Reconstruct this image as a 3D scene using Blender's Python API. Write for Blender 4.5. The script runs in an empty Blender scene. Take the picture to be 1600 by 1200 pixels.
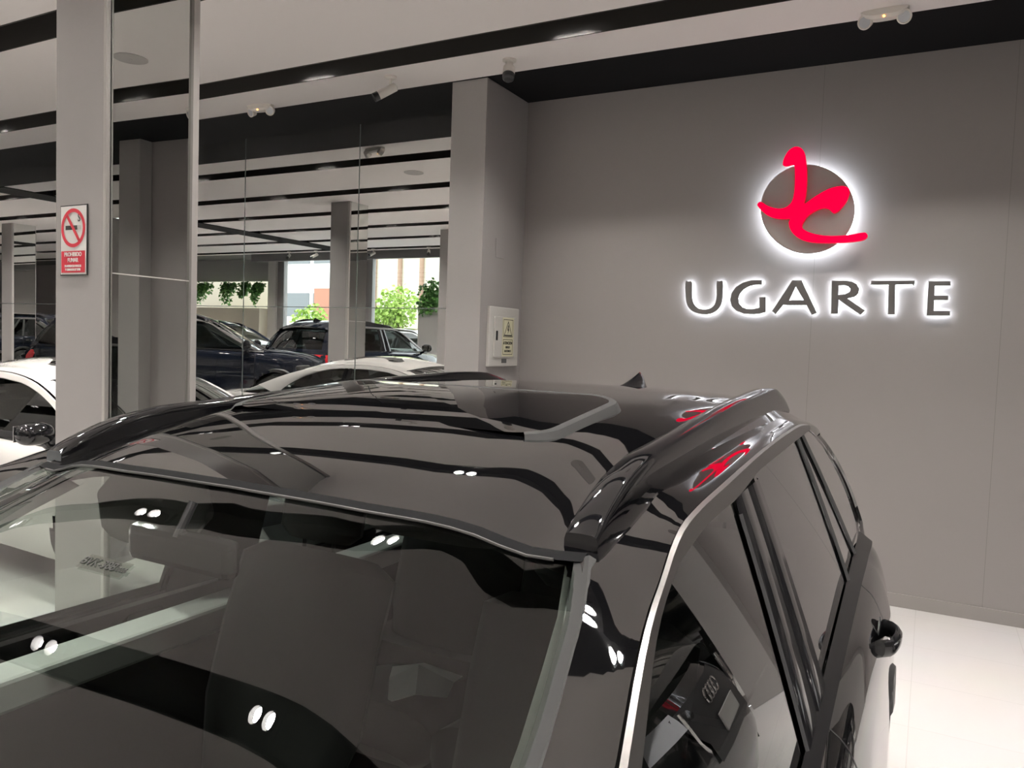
import bpy, bmesh, math, random
from mathutils import Vector, Matrix

S = bpy.context.scene
COL = S.collection
PI = math.pi
HC = 1.80            # eye height above the floor
D = 6.19             # distance from the camera to the sign wall
CZ = 3.905           # ceiling height
random.seed(7)

# ------------------------------------------------------------------ camera
YAW, PITCH, ROLL, FPX = math.radians(28.166), math.radians(3.080), math.radians(1.964), 1219.5
cf = Vector((-math.sin(YAW) * math.cos(PITCH), math.cos(YAW) * math.cos(PITCH), -math.sin(PITCH)))
_r = Vector((math.cos(YAW), math.sin(YAW), 0)); _u = _r.cross(cf)
cr = _r * math.cos(ROLL) + _u * math.sin(ROLL); cu = _u * math.cos(ROLL) - _r * math.sin(ROLL)
cam = bpy.data.cameras.new('camera'); cam.sensor_width = 36; cam.lens = FPX / 1600 * 36
cam.clip_start = 0.02; cam.clip_end = 300
co = bpy.data.objects.new('camera', cam); COL.objects.link(co)
M = Matrix((cr, cu, -cf)).transposed().to_4x4(); M.translation = (0, 0, HC); co.matrix_world = M
S.camera = co

# ------------------------------------------------------------------ world, exposure
w = bpy.data.worlds.new('sky'); S.world = w; w.use_nodes = True
bg = w.node_tree.nodes['Background']; bg.inputs[0].default_value = (0.93, 0.97, 1.0, 1); bg.inputs[1].default_value = 4.0
S.view_settings.view_transform = 'Standard'; S.view_settings.look = 'None'
S.view_settings.gamma = 1; S.view_settings.use_curve_mapping = False
S.view_settings.exposure = 0.20
LAMP = 1860.0         # lens radiance of the ceiling downlights
S.cycles.use_denoising = True
S.cycles.max_bounces = 14; S.cycles.glossy_bounces = 8; S.cycles.transparent_max_bounces = 24
S.cycles.caustics_reflective = False; S.cycles.sample_clamp_indirect = 6.0


def px(x, y):        # direction of a picture point, 1600x1200
    return cr * ((x - 800) / FPX) - cu * ((y - 600) / FPX) + cf


def on_wall(x, y, Y):    # where that direction meets the plane y = Y
    d = px(x, y); t = Y / d.y
    return Vector((d.x * t, Y, HC + d.z * t))


# ------------------------------------------------------------------ materials
def mat(name, col, rough=0.5, metal=0.0, ior=1.5, emit=None, es=0.0, coat=0.0, bump=None):
    m = bpy.data.materials.new(name); m.use_nodes = True
    nt = m.node_tree; b = nt.nodes['Principled BSDF']
    b.inputs['Base Color'].default_value = (*col, 1); b.inputs['Roughness'].default_value = rough
    b.inputs['Metallic'].default_value = metal; b.inputs['IOR'].default_value = ior
    if coat: b.inputs['Coat Weight'].default_value = coat; b.inputs['Coat Roughness'].default_value = 0.02
    if emit: b.inputs['Emission Color'].default_value = (*emit, 1); b.inputs['Emission Strength'].default_value = es
    if bump:
        n = nt.nodes.new('ShaderNodeTexNoise'); n.inputs['Scale'].default_value = bump[0]; n.inputs['Detail'].default_value = 4
        t = nt.nodes.new('ShaderNodeTexCoord'); k = nt.nodes.new('ShaderNodeBump')
        k.inputs['Strength'].default_value = bump[1]; k.inputs['Distance'].default_value = 0.01
        nt.links.new(t.outputs['Object'], n.inputs['Vector']); nt.links.new(n.outputs['Fac'], k.inputs['Height'])
        nt.links.new(k.outputs['Normal'], b.inputs['Normal'])
    return m


def vary(m, c1, c2, scale, detail=5):
    """soft mottling of a base colour"""
    nt = m.node_tree; b = nt.nodes['Principled BSDF']
    t = nt.nodes.new('ShaderNodeTexCoord'); n = nt.nodes.new('ShaderNodeTexNoise')
    n.inputs['Scale'].default_value = scale; n.inputs['Detail'].default_value = detail
    r = nt.nodes.new('ShaderNodeValToRGB')
    r.color_ramp.elements[0].position = 0.3; r.color_ramp.elements[1].position = 0.7
    r.color_ramp.elements[0].color = (*c1, 1); r.color_ramp.elements[1].color = (*c2, 1)
    nt.links.new(t.outputs['Object'], n.inputs['Vector']); nt.links.new(n.outputs['Fac'], r.inputs['Fac'])
    nt.links.new(r.outputs['Color'], b.inputs['Base Color']); return m


def glass(name, tint, ior=1.55, boost=1.5):
    m = bpy.data.materials.new(name); m.use_nodes = True; nt = m.node_tree; nt.nodes.clear()
    o = nt.nodes.new('ShaderNodeOutputMaterial'); mix = nt.nodes.new('ShaderNodeMixShader')
    tr = nt.nodes.new('ShaderNodeBsdfTransparent'); gl = nt.nodes.new('ShaderNodeBsdfGlossy')
    tr.inputs[0].default_value = (*tint, 1); gl.inputs['Roughness'].default_value = 0.0
    gl.inputs['Color'].default_value = (0.95, 0.95, 0.95, 1)
    f = nt.nodes.new('ShaderNodeFresnel'); f.inputs['IOR'].default_value = ior
    g = nt.nodes.new('ShaderNodeNewGeometry')
    # thin pane: the same Fresnel from both sides
    mi = nt.nodes.new('ShaderNodeMix'); mi.data_type = 'FLOAT'
    iv = nt.nodes.new('ShaderNodeMath'); iv.operation = 'DIVIDE'; iv.inputs[0].default_value = 1.0; iv.inputs[1].default_value = ior
    sel = nt.nodes.new('ShaderNodeMix'); sel.data_type = 'FLOAT'
    sel.inputs['A'].default_value = ior; sel.inputs['B'].default_value = 1.0 / ior
    nt.links.new(g.outputs['Backfacing'], sel.inputs['Factor'])
    sel.inputs['B'].default_value = ior      # Fresnel node inverts on back faces itself
    k = nt.nodes.new('ShaderNodeMath'); k.operation = 'MULTIPLY'; k.use_clamp = True; k.inputs[1].default_value = boost
    inv = nt.nodes.new('ShaderNodeMath'); inv.operation = 'DIVIDE'
    lay = nt.nodes.new('ShaderNodeLayerWeight')
    # Schlick from the facing term, symmetric on both faces
    a = nt.nodes.new('ShaderNodeMath'); a.operation = 'POWER'; a.inputs[1].default_value = 5.0
    lay.inputs['Blend'].default_value = 0.5
    nt.links.new(lay.outputs['Facing'], a.inputs[0])
    r0 = ((ior - 1) / (ior + 1)) ** 2
    b = nt.nodes.new('ShaderNodeMath'); b.operation = 'MULTIPLY_ADD'; b.inputs[1].default_value = 1 - r0; b.inputs[2].default_value = r0
    nt.links.new(a.outputs[0], b.inputs[0]); nt.links.new(b.outputs[0], k.inputs[0])
    nt.links.new(k.outputs[0], mix.inputs['Fac'])
    nt.links.new(tr.outputs[0], mix.inputs[1]); nt.links.new(gl.outputs[0], mix.inputs[2])
    nt.links.new(mix.outputs[0], o.inputs['Surface'])
    for n in (f, g, mi, iv, sel, inv): nt.nodes.remove(n)
    return m


def m_wall():
    m = mat('grey_panel_wall', (0.268, 0.247, 0.242), 0.55, bump=(60, 0.03))
    nt = m.node_tree; b = nt.nodes['Principled BSDF']
    g = nt.nodes.new('ShaderNodeNewGeometry'); sx = nt.nodes.new('ShaderNodeSeparateXYZ')
    nt.links.new(g.outputs['Position'], sx.inputs[0])
    acc = None                     # vertical joints between the wall panels at two x positions
    for X in (-0.805, 0.40):
        s = nt.nodes.new('ShaderNodeMath'); s.operation = 'SUBTRACT'; s.inputs[1].default_value = X
        a = nt.nodes.new('ShaderNodeMath'); a.operation = 'ABSOLUTE'
        l = nt.nodes.new('ShaderNodeMath'); l.operation = 'LESS_THAN'; l.inputs[1].default_value = 0.0016
        nt.links.new(sx.outputs['X'], s.inputs[0]); nt.links.new(s.outputs[0], a.inputs[0]); nt.links.new(a.outputs[0], l.inputs[0])
        if acc is None: acc = l
        else:
            mx = nt.nodes.new('ShaderNodeMath'); mx.operation = 'MAXIMUM'
            nt.links.new(acc.outputs[0], mx.inputs[0]); nt.links.new(l.outputs[0], mx.inputs[1]); acc = mx
    c = nt.nodes.new('ShaderNodeMix'); c.data_type = 'RGBA'
    c.inputs[6].default_value = (0.268, 0.247, 0.242, 1); c.inputs[7].default_value = (0.19, 0.18, 0.175, 1)
    nt.links.new(acc.outputs[0], c.inputs[0]); nt.links.new(c.outputs[2], b.inputs['Base Color'])
    return m


def m_tiles():
    m = mat('white_floor_tiles', (0.74, 0.72, 0.70), 0.28)
    nt = m.node_tree; b = nt.nodes['Principled BSDF']
    g = nt.nodes.new('ShaderNodeNewGeometry'); br = nt.nodes.new('ShaderNodeTexBrick')
    br.offset = 0; br.inputs['Scale'].default_value = 1.0
    br.inputs['Brick Width'].default_value = 0.6; br.inputs['Row Height'].default_value = 0.6
    br.inputs['Mortar Size'].default_value = 0.0025; br.inputs['Mortar Smooth'].default_value = 0.3
    br.inputs['Color1'].default_value = (0.52, 0.50, 0.492, 1); br.inputs['Color2'].default_value = (0.505, 0.487, 0.478, 1)
    br.inputs['Mortar'].default_value = (0.43, 0.415, 0.405, 1)
    n = nt.nodes.new('ShaderNodeTexNoise'); n.inputs['Scale'].default_value = 1.6; n.inputs['Detail'].default_value = 8
    nt.links.new(g.outputs['Position'], n.inputs['Vector'])
    mx = nt.nodes.new('ShaderNodeMix'); mx.data_type = 'RGBA'; mx.blend_type = 'MULTIPLY'; mx.inputs[0].default_value = 0.12
    nt.links.new(g.outputs['Position'], br.inputs['Vector'])
    nt.links.new(br.outputs['Color'], mx.inputs[6]); nt.links.new(n.outputs['Color'], mx.inputs[7])
    nt.links.new(mx.outputs[2], b.inputs['Base Color']); return m


MT = dict(
    wall=m_wall(), floor=m_tiles(),
    pillar=vary(mat('grey_paint', (0.30, 0.28, 0.275), 0.5, bump=(70, 0.03)), (0.29, 0.275, 0.268), (0.312, 0.295, 0.287), 1.5),
    ceil=vary(mat('white_ceiling_board', (0.88, 0.835, 0.805), 0.7), (0.87, 0.825, 0.795), (0.885, 0.845, 0.82), 0.6),
    black=mat('matt_black_paint', (0.0065, 0.0065, 0.0072), 0.9, ior=1.25),
    chan=mat('channel_black_paint', (0.03, 0.028, 0.026), 0.8, ior=1.3),
    skirt=mat('grey_skirting', (0.27, 0.25, 0.24), 0.45),
    mirror=mat('mirror_glass', (0.965, 0.97, 0.955), 0.0, metal=1.0),
    tmirror=mat('smoked_mirror_glass', (0.66, 0.68, 0.66), 0.0, metal=1.0),
    edge=mat('mirror_edge', (0.22, 0.25, 0.25), 0.25, metal=0.6),
    trim=mat('satin_aluminium', (0.42, 0.40, 0.38), 0.4, metal=0.3),
    paint=mat('black_car_paint', (0.003, 0.003, 0.0035), 0.012, ior=2.05, coat=0.6),
    paint2=mat('blue_black_car_paint', (0.006, 0.008, 0.014), 0.03, ior=1.55, coat=0.3),
    white=mat('white_car_paint', (0.72, 0.70, 0.67), 0.12, coat=0.5),
    gloss=mat('gloss_black_trim', (0.008, 0.008, 0.009), 0.06),
    rail=mat('satin_black_rail', (0.005, 0.005, 0.006), 0.05, ior=1.7),
    plast=mat('black_plastic', (0.015, 0.015, 0.016), 0.4),
    rubber=mat('rubber_seal', (0.02, 0.02, 0.021), 0.6),
    chrome=mat('satin_chrome', (0.24, 0.23, 0.225), 0.36, metal=1.0),
    chromed=mat('bright_chrome', (0.75, 0.75, 0.74), 0.05, metal=1.0),
    wind=glass('windscreen_glass', (0.80, 0.86, 0.82), boost=2.0),
    clear=glass('clear_side_glass', (0.78, 0.83, 0.80), boost=1.9),
    side=glass('tinted_side_glass', (0.40, 0.44, 0.43), boost=1.7),
    dark=glass('privacy_glass', (0.16, 0.18, 0.18), boost=1.7),
    sun=mat('sunroof_glass', (0.003, 0.003, 0.0035), 0.004, ior=2.3, coat=0.6),
    pane=glass('window_glass', (0.93, 0.95, 0.94), boost=1.2),
    inter=mat('dark_cabin_trim', (0.008, 0.008, 0.0085), 0.7),
    seat=vary(mat('black_leather', (0.009, 0.009, 0.009), 0.6), (0.008, 0.008, 0.008), (0.012, 0.012, 0.012), 8),
    liner=mat('grey_headliner_cloth', (0.11, 0.112, 0.108), 0.8),
    waist=mat('black_waist_seal', (0.006, 0.006, 0.0065), 0.25, ior=1.3),
    plate=mat('grey_number_plate', (0.25, 0.25, 0.24), 0.5),
    trimline=mat('grey_header_strip', (0.06, 0.058, 0.055), 0.45),
    lite=mat('light_grey_headliner', (0.30, 0.31, 0.295), 0.8),
    seal=mat('grey_rubber_seal', (0.035, 0.035, 0.035), 0.75, ior=1.3),
    tyre=mat('tyre_rubber', (0.012, 0.012, 0.012), 0.7),
    alloy=mat('alloy_rim', (0.45, 0.45, 0.46), 0.25, metal=0.9),
    tail=mat('red_tail_lamp', (0.35, 0.01, 0.015), 0.1, coat=0.6),
    taild=mat('smoked_tail_lamp', (0.05, 0.015, 0.012), 0.12, coat=0.5),
    sticker=glass('clear_sticker', (0.75, 0.77, 0.75)),
    lens=mat('headlamp_lens', (0.55, 0.57, 0.6), 0.08, coat=0.6),
    lamp=mat('downlight_lens', (1, 1, 1), 0.5, emit=(1.0, 0.955, 0.90), es=LAMP),
    wplast=mat('white_plastic', (0.72, 0.69, 0.64), 0.4),
    box=mat('light_grey_enamel', (0.50, 0.49, 0.46), 0.4),
    red=mat('lit_red_acrylic', (0.6, 0.0, 0.02), 0.6, ior=1.1, emit=(1.0, 0.0, 0.04), es=1.0),
    redside=mat('red_acrylic_side', (0.55, 0.0, 0.03), 0.3, emit=(1.0, 0.0, 0.03), es=0.35),
    halo2=mat('white_led_ring_light', (1, 1, 1), 0.5, emit=(0.84, 0.92, 1.0), es=8.5),
    steel=mat('brushed_letter_face', (0.17, 0.165, 0.16), 0.35, metal=0.35),
    disc=mat('disc_face', (0.37, 0.345, 0.325), 0.5),
    halo=mat('white_led_backlight', (1, 1, 1), 0.5, emit=(0.86, 0.93, 1.0), es=14),
    signw=mat('sign_white', (0.70, 0.69, 0.66), 0.45),
    signr=mat('sign_red', (0.55, 0.03, 0.05), 0.45),
    signk=mat('sign_black', (0.02, 0.02, 0.018), 0.5),
    signy=mat('sticker_pale_yellow', (0.62, 0.60, 0.42), 0.5),
    led=mat('orange_pilot_led', (1, 0.5, 0.2), 0.4, emit=(1.0, 0.38, 0.08), es=6),
    leaf=vary(mat('green_leaves', (0.09, 0.24, 0.05), 0.45), (0.05, 0.17, 0.04), (0.18, 0.40, 0.10), 9),
    leafy=vary(mat('bright_tree_leaves', (0.3, 0.5, 0.08), 0.6), (0.25, 0.42, 0.06), (0.45, 0.62, 0.16), 3),
    bark=mat('tree_bark', (0.10, 0.07, 0.05), 0.9),
    cream=mat('cream_render', (0.66, 0.62, 0.50), 0.8),
    fac=mat('white_facade', (0.78, 0.78, 0.76), 0.8),
    facw=mat('facade_window', (0.18, 0.20, 0.21), 0.15),
    brown=mat('brown_pipe', (0.36, 0.24, 0.17), 0.7),
    brick=mat('terracotta_panel', (0.45, 0.22, 0.15), 0.8),
    asphalt=mat('street_asphalt', (0.36, 0.36, 0.35), 0.9),
    blind=mat('grey_roller_blind', (0.52, 0.52, 0.51), 0.8),
    dgrey=mat('dark_grey_panel', (0.10, 0.10, 0.10), 0.6),
    paper=mat('white_paper', (0.7, 0.7, 0.68), 0.8),
    lead=mat('window_frame_grey', (0.30, 0.30, 0.29), 0.5),
)


# ------------------------------------------------------------------ mesh helpers
class MB:
    def __init__(s): s.v = []; s.f = []; s.mi = []; s.cur = 0
    def face(s, pts, mi=None):
        b = len(s.v); s.v += [tuple(p) for p in pts]; s.f.append(tuple(range(b, b + len(pts)))); s.mi.append(s.cur if mi is None else mi)
    def box(s, x0, y0, z0, x1, y1, z1):
        p = [(x0, y0, z0), (x1, y0, z0), (x1, y1, z0), (x0, y1, z0), (x0, y0, z1), (x1, y0, z1), (x1, y1, z1), (x0, y1, z1)]
        b = len(s.v); s.v += p
        for q in ((0, 3, 2, 1), (4, 5, 6, 7), (0, 1, 5, 4), (1, 2, 6, 5), (2, 3, 7, 6), (3, 0, 4, 7)):
            s.f.append(tuple(b + i for i in q)); s.mi.append(s.cur)
        return s
    def grid(s, rows, closed=False, flip=False):
        b = len(s.v); n = len(rows[0])
        for r in rows: s.v += [tuple(p) for p in r]
        for i in range(len(rows) - 1):
            for j in range(n if closed else n - 1):
                a, c = b + i * n + j, b + i * n + (j + 1) % n
                q = (a, c, c + n, a + n); s.f.append(q[::-1] if flip else q); s.mi.append(s.cur)
        return s
    def cap(s, pts): s.face(pts); return s
    def ring(s, c, ax, ra, n=24, ph=0):
        ax = Vector(ax).normalized(); a = ax.orthogonal().normalized(); b = ax.cross(a)
        return [Vector(c) + a * (ra * math.cos(ph + 2 * PI * i / n)) + b * (ra * math.sin(ph + 2 * PI * i / n)) for i in range(n)]
    def lathe(s, c, ax, prof, n=24, caps=True):
        """prof: (distance along axis, radius)"""
        ax = Vector(ax).normalized()
        rows = [s.ring(Vector(c) + ax * d, ax, max(r, 1e-4), n) for d, r in prof]
        s.grid(rows, closed=True)
        if caps: s.cap(rows[0][::-1]); s.cap(rows[-1])
        return s
    def tube(s, pts, ra, n=10, caps=True):
        pts = [Vector(p) for p in pts]; rows = []
        up = None
        for i, p in enumerate(pts):
            t = (pts[min(i + 1, len(pts) - 1)] - pts[max(i - 1, 0)]).normalized()
            if up is None: up = t.orthogonal().normalized()
            up = (up - t * up.dot(t)).normalized(); b = t.cross(up)
            r = ra[i] if isinstance(ra, (list, tuple)) else ra
            rows.append([p + up * (r * math.cos(2 * PI * k / n)) + b * (r * math.sin(2 * PI * k / n)) for k in range(n)])
        s.grid(rows, closed=True)
        if caps: s.cap(rows[0][::-1]); s.cap(rows[-1])
        return s
    def build(s, name, m, parent=None, smooth=True, merge=True, auto=35, bevel=0, solid=0, loc=None):
        me = bpy.data.meshes.new(name); me.from_pydata(s.v, [], s.f)
        ms = m if isinstance(m, (list, tuple)) else [m]
        for q in ms: me.materials.append(q)
        for p, i in zip(me.polygons, s.mi): p.material_index = min(i, len(ms) - 1)
        bm = bmesh.new(); bm.from_mesh(me)
        if merge: bmesh.ops.remove_doubles(bm, verts=bm.verts, dist=1e-4)
        bmesh.ops.recalc_face_normals(bm, faces=bm.faces)
        for f in bm.faces: f.smooth = smooth
        if smooth:
            for e in bm.edges:
                if len(e.link_faces) == 2 and e.calc_face_angle(0) > math.radians(auto): e.smooth = False
        bm.to_mesh(me); bm.free()
        o = bpy.data.objects.new(name, me); COL.objects.link(o)
        if parent: o.parent = parent
        if loc: o.location = loc
        if bevel:
            b = o.modifiers.new('bevel', 'BEVEL'); b.width = bevel; b.segments = 2; b.limit_method = 'ANGLE'
        if solid:
            b = o.modifiers.new('solid', 'SOLIDIFY'); b.thickness = solid; b.offset = -1
        return o


def tag(o, label, cat, group=None, kind=None):
    o['label'] = label; o['category'] = cat
    if group: o['group'] = group
    if kind: o['kind'] = kind
    return o


def struct(name, mb, m, label=None, parent=None, **kw):
    o = mb.build(name, m, parent, smooth=kw.pop('smooth', False), **kw); o['kind'] = 'structure'
    if label: o['label'] = label; o['category'] = name.split('_')[0]
    return o


def empty(name, loc, rz=0.0):
    o = bpy.data.objects.new(name, None); COL.objects.link(o); o.location = loc; o.rotation_euler = (0, 0, rz)
    o.empty_display_size = 0.2; return o


def copy_tree(o, parent=None):
    c = o.copy(); COL.objects.link(c); c.parent = parent
    for ch in list(o.children): copy_tree(ch, c)
    return c


def polymesh(name, polys, depth, m, mapf, parent=None, z0=0.0, bevel=0.0):
    """polys: outlines (outer and holes) in 2-D; filled, given depth, mapped to 3-D by mapf(u, v, w)"""
    cu_ = bpy.data.curves.new(name, 'CURVE'); cu_.dimensions = '2D'; cu_.fill_mode = 'BOTH'; cu_.extrude = depth / 2
    for P in polys:
        sp = cu_.splines.new('POLY'); sp.points.add(len(P) - 1); sp.use_cyclic_u = True
        for q, p in zip(sp.points, P): q.co = (p[0], p[1], 0, 1)
    o = bpy.data.objects.new(name, cu_); COL.objects.link(o)
    bpy.context.view_layer.update()
    me = bpy.data.meshes.new_from_object(o.evaluated_get(bpy.context.evaluated_depsgraph_get()))
    bpy.data.objects.remove(o); bpy.data.curves.remove(cu_)
    for v in me.vertices: v.co = mapf(v.co.x, v.co.y, z0 + v.co.z + depth / 2)
    me.materials.clear(); me.materials.append(m); me.name = name
    bm = bmesh.new(); bm.from_mesh(me); bmesh.ops.remove_doubles(bm, verts=bm.verts, dist=1e-5)
    bmesh.ops.recalc_face_normals(bm, faces=bm.faces); bm.to_mesh(me); bm.free()
    o = bpy.data.objects.new(name, me); COL.objects.link(o)
    if parent: o.parent = parent
    return o


def text(name, s, size, m, mapf, parent=None, bold=0.0, sx=1.0, depth=0.001):
    f = bpy.data.curves.new(name, 'FONT'); f.body = s; f.size = size; f.align_x = 'CENTER'; f.align_y = 'CENTER'
    f.offset = bold; f.extrude = depth / 2
    o = bpy.data.objects.new(name, f); COL.objects.link(o); bpy.context.view_layer.update()
    me = bpy.data.meshes.new_from_object(o.evaluated_get(bpy.context.evaluated_depsgraph_get()))
    bpy.data.objects.remove(o); bpy.data.curves.remove(f)
    for v in me.vertices: v.co = mapf(v.co.x * sx, v.co.y, v.co.z + depth / 2)
    me.materials.clear(); me.materials.append(m)
    o = bpy.data.objects.new(name, me); COL.objects.link(o)
    if parent: o.parent = parent
    return o


def smooth_poly(P, n=4):
    out = []; L = len(P)
    for i in range(L):
        p0, p1, p2, p3 = (Vector(P[(i + k) % L]) for k in (-1, 0, 1, 2))
        for k in range(n):
            t = k / n
            out.append(tuple(0.5 * (2 * p1 + (p2 - p0) * t + (2 * p0 - 5 * p1 + 4 * p2 - p3) * t * t + (3 * p1 - p0 - 3 * p2 + p3) * t ** 3)))
    return out


# ------------------------------------------------------------------ the setting
XL, XR, YF = -28.0, 7.0, -3.9
WB = 5.455                       # near edge of the black soffit in front of the sign wall
struct('floor', MB().box(XL, YF, -0.2, XR, D, 0), MT['floor'])
# dais towards the street on which the other cars stand
struct('floor_dais', MB().box(XL, YF, 0, -8.74, 2.28, 0.38).box(-8.74, YF, 0, -5.6, 2.0, 0.38), MT['floor'])
struct('wall_back', MB().box(-3.26, D, 0, 1.23, D + 0.15, CZ), MT['wall'])
struct('wall_back_behind_mirrors', MB().box(XL, D + 0.02, 0, -3.26, D + 0.15, CZ).box(1.23, D + 0.02, 0, XR, D + 0.15, CZ), MT['wall'])
struct('baseboard_back', MB().box(-3.25, D - 0.012, 0, 1.2, D, 0.095), MT['skirt'], bevel=0.002)
struct('wall_left', MB().box(XL - 0.15, YF, 0, XL, D + 0.15, CZ), MT['pillar'])
struct('wall_right', MB().box(XR, YF, 0, XR + 0.15, D + 0.15, CZ), MT['pillar'])
nib = struct('pillar_left', MB().box(-3.579, 5.474, 0, -3.247, D, CZ), MT['pillar'], bevel=0.004)
struct('pillar_right', MB().box(1.2, 6.03, 0, 1.53, D, CZ), MT['pillar'], bevel=0.004)

# ceiling: white boards with recessed black channels between them, black soffit along the back wall
CH = [(4.689, 4.986)]
while CH[-1][0] > -2.4: CH.append((CH[-1][0] - 1.467, CH[-1][1] - 1.467))
CH = [c for c in CH if c[0] > -2.85]
edges = [WB] + [v for a, b in CH for v in (b, a)] + [-2.85]
n_ = 1
for i in range(0, len(edges), 2):
    struct('ceiling_board' if i == 0 else 'ceiling_board_%d' % (i // 2), MB().box(XL, edges[i + 1], CZ, -13.2, edges[i], CZ + 0.02).box(-12.62, edges[i + 1], CZ, XR, edges[i], CZ + 0.02), MT['ceil'])
mb = MB()
for a, b in CH:
    for x0, x1 in ((XL, -13.2), (-12.62, XR)):
        mb.box(x0, a - 0.004, CZ - 0.002, x1, a + 0.008, CZ + 0.22).box(x0, b - 0.008, CZ - 0.002, x1, b + 0.004, CZ + 0.22).box(x0, a, CZ + 0.2, x1, b, CZ + 0.22)
struct('ceiling_channels', mb, MT['chan'])
struct('ceiling_soffit', MB().box(XL, WB, CZ - 0.001, XR, D + 0.15, CZ + 0.02), MT['black'])
struct('ceiling_beam', MB().box(-13.2, -2.85, CZ - 0.012, -12.62, WB, CZ + 0.22), MT['black'])
struct('ceiling_window_bay', MB().box(XL, YF, CZ, XR, -2.85, CZ + 0.02), MT['dgrey'])
struct('ceiling_slab', MB().box(XL - 0.15, YF - 0.15, CZ + 0.23, XR + 0.15, D + 0.15, CZ + 0.35), MT['black'])

# mirror wall left of the pillar (and beyond the right pillar)
JX = [-3.58, -5.114, -6.693, -8.272, -9.85, -11.43, -13.01, -14.59]
JZ = [0.1, HC + 0.29, CZ - 0.002]
k = 0
for i in range(len(JX) - 1):
    for j in range(2):
        o = MB().box(JX[i + 1] + 0.003, D - 0.006, JZ[j] + 0.003, JX[i] - 0.003, D + 0.02, JZ[j + 1] - 0.003).build('wall_mirror_panel', MT['mirror'], smooth=False)
        o['kind'] = 'structure'
mb = MB()
for x in JX[1:-1]: mb.box(x - 0.006, D - 0.007, 0.1, x + 0.006, D, CZ)
mb.box(JX[-1], D - 0.007, JZ[1] - 0.004, JX[0], D, JZ[1] + 0.004)
struct('wall_mirror_joints', mb, MT['edge'])
struct('wall_mirror_panel_right', MB().box(1.535, D - 0.006, 0.1, XR, D + 0.02, CZ), MT['mirror'])

struct('floor_dais_rear', MB().box(XL, 2.28, 0, -8.74, 5.75, 0.38), MT['floor'])
# columns with a mirror-clad side
def column(x, y0, y1, name, label, mirror=True):
    z0 = 0.38 if (x < -8.8 or y0 < 0) else 0
    r = empty(name, (x, (y0 + y1) / 2, z0)); tag(r, label, 'column', kind='thing')
    h = (y1 - y0) / 2; H = CZ - z0
    MB().box(-0.171, -h, 0, 0.171, h, H).build('shaft', MT['pillar'], r, smooth=False, bevel=0.004)
    if mirror:
        m = MB().box(0, -h + 0.02, 0.02, 0.012, h - 0.035, H).build('mirror_panel', MT['tmirror'], r, smooth=False, loc=(0.172, 0, 0))
        m.rotation_euler = (0, 0, math.radians(1.85)); m.location.x = 0.19
        MB().box(0.011, -h + 0.02, 2.0405 - z0, 0.0135, h - 0.035, 2.0455 - z0).build('panel_joint', MT['box'], m, smooth=False)
        MB().box(0.171, h - 0.035, 0, 0.212, h, H).build('edge_trim', MT['trim'], r, smooth=False, bevel=0.002)
        MB().box(0.171, -h, 0, 0.19, -h + 0.02, H).build('edge_trim', MT['trim'], r, smooth=False)
    return r


column(-3.41, 2.19, 2.66, 'column', 'square grey column with the no-smoking sign, one side clad in mirror')
column(-8.32, 2.30, 2.77, 'column', 'grey column in front of the black cars, seen in the mirror wall between two windows')
column(-17.1, 2.45, 2.95, 'column', 'grey mirror-clad column beside the far-left parked black SUV')
column(-8.25, -0.72, -0.24, 'column', 'pale grey column next to the ivy planter by the street window', False)


# ------------------------------------------------------------------ downlights in the channels
def twin(loc):
    r = empty('twin_downlight', loc)
    tag(r, 'twin round downlight recessed in a black ceiling channel', 'downlight', 'twin downlights in the ceiling channels')
    MB().box(-0.16, -0.075, 0.04, 0.16, 0.075, 0.075).build('housing', MT['chan'], r, smooth=False)
    for sx in (-0.075, 0.075):
        b = MB().lathe((sx, 0, 0.035), (0, 0, -1), [(0, 0.047), (0.001, 0.047)], 20).build('lamp', MT['lamp'], r, smooth=False)
        MB().grid([MB().ring((sx, 0, z), (0, 0, 1), q) for z, q in ((0.04, .050), (-.028, .054), (-.030, .058), (0.04, .062))], closed=True).build('added_baffle', MT['plast'], b)  # dark tube added to keep lamp light off the channel walls
    return r


base = None
LX = [0.03 + 2.3 * i for i in range(-10, 3)]
for a, b in CH:
    for x in LX:
        loc = (x, (a + b) / 2, CZ + 0.115)
        if base is None: base = twin(loc)
        else:
            c = copy_tree(base); c.location = loc
# lights in the wall-side strip of the last bay are the same fittings

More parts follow.
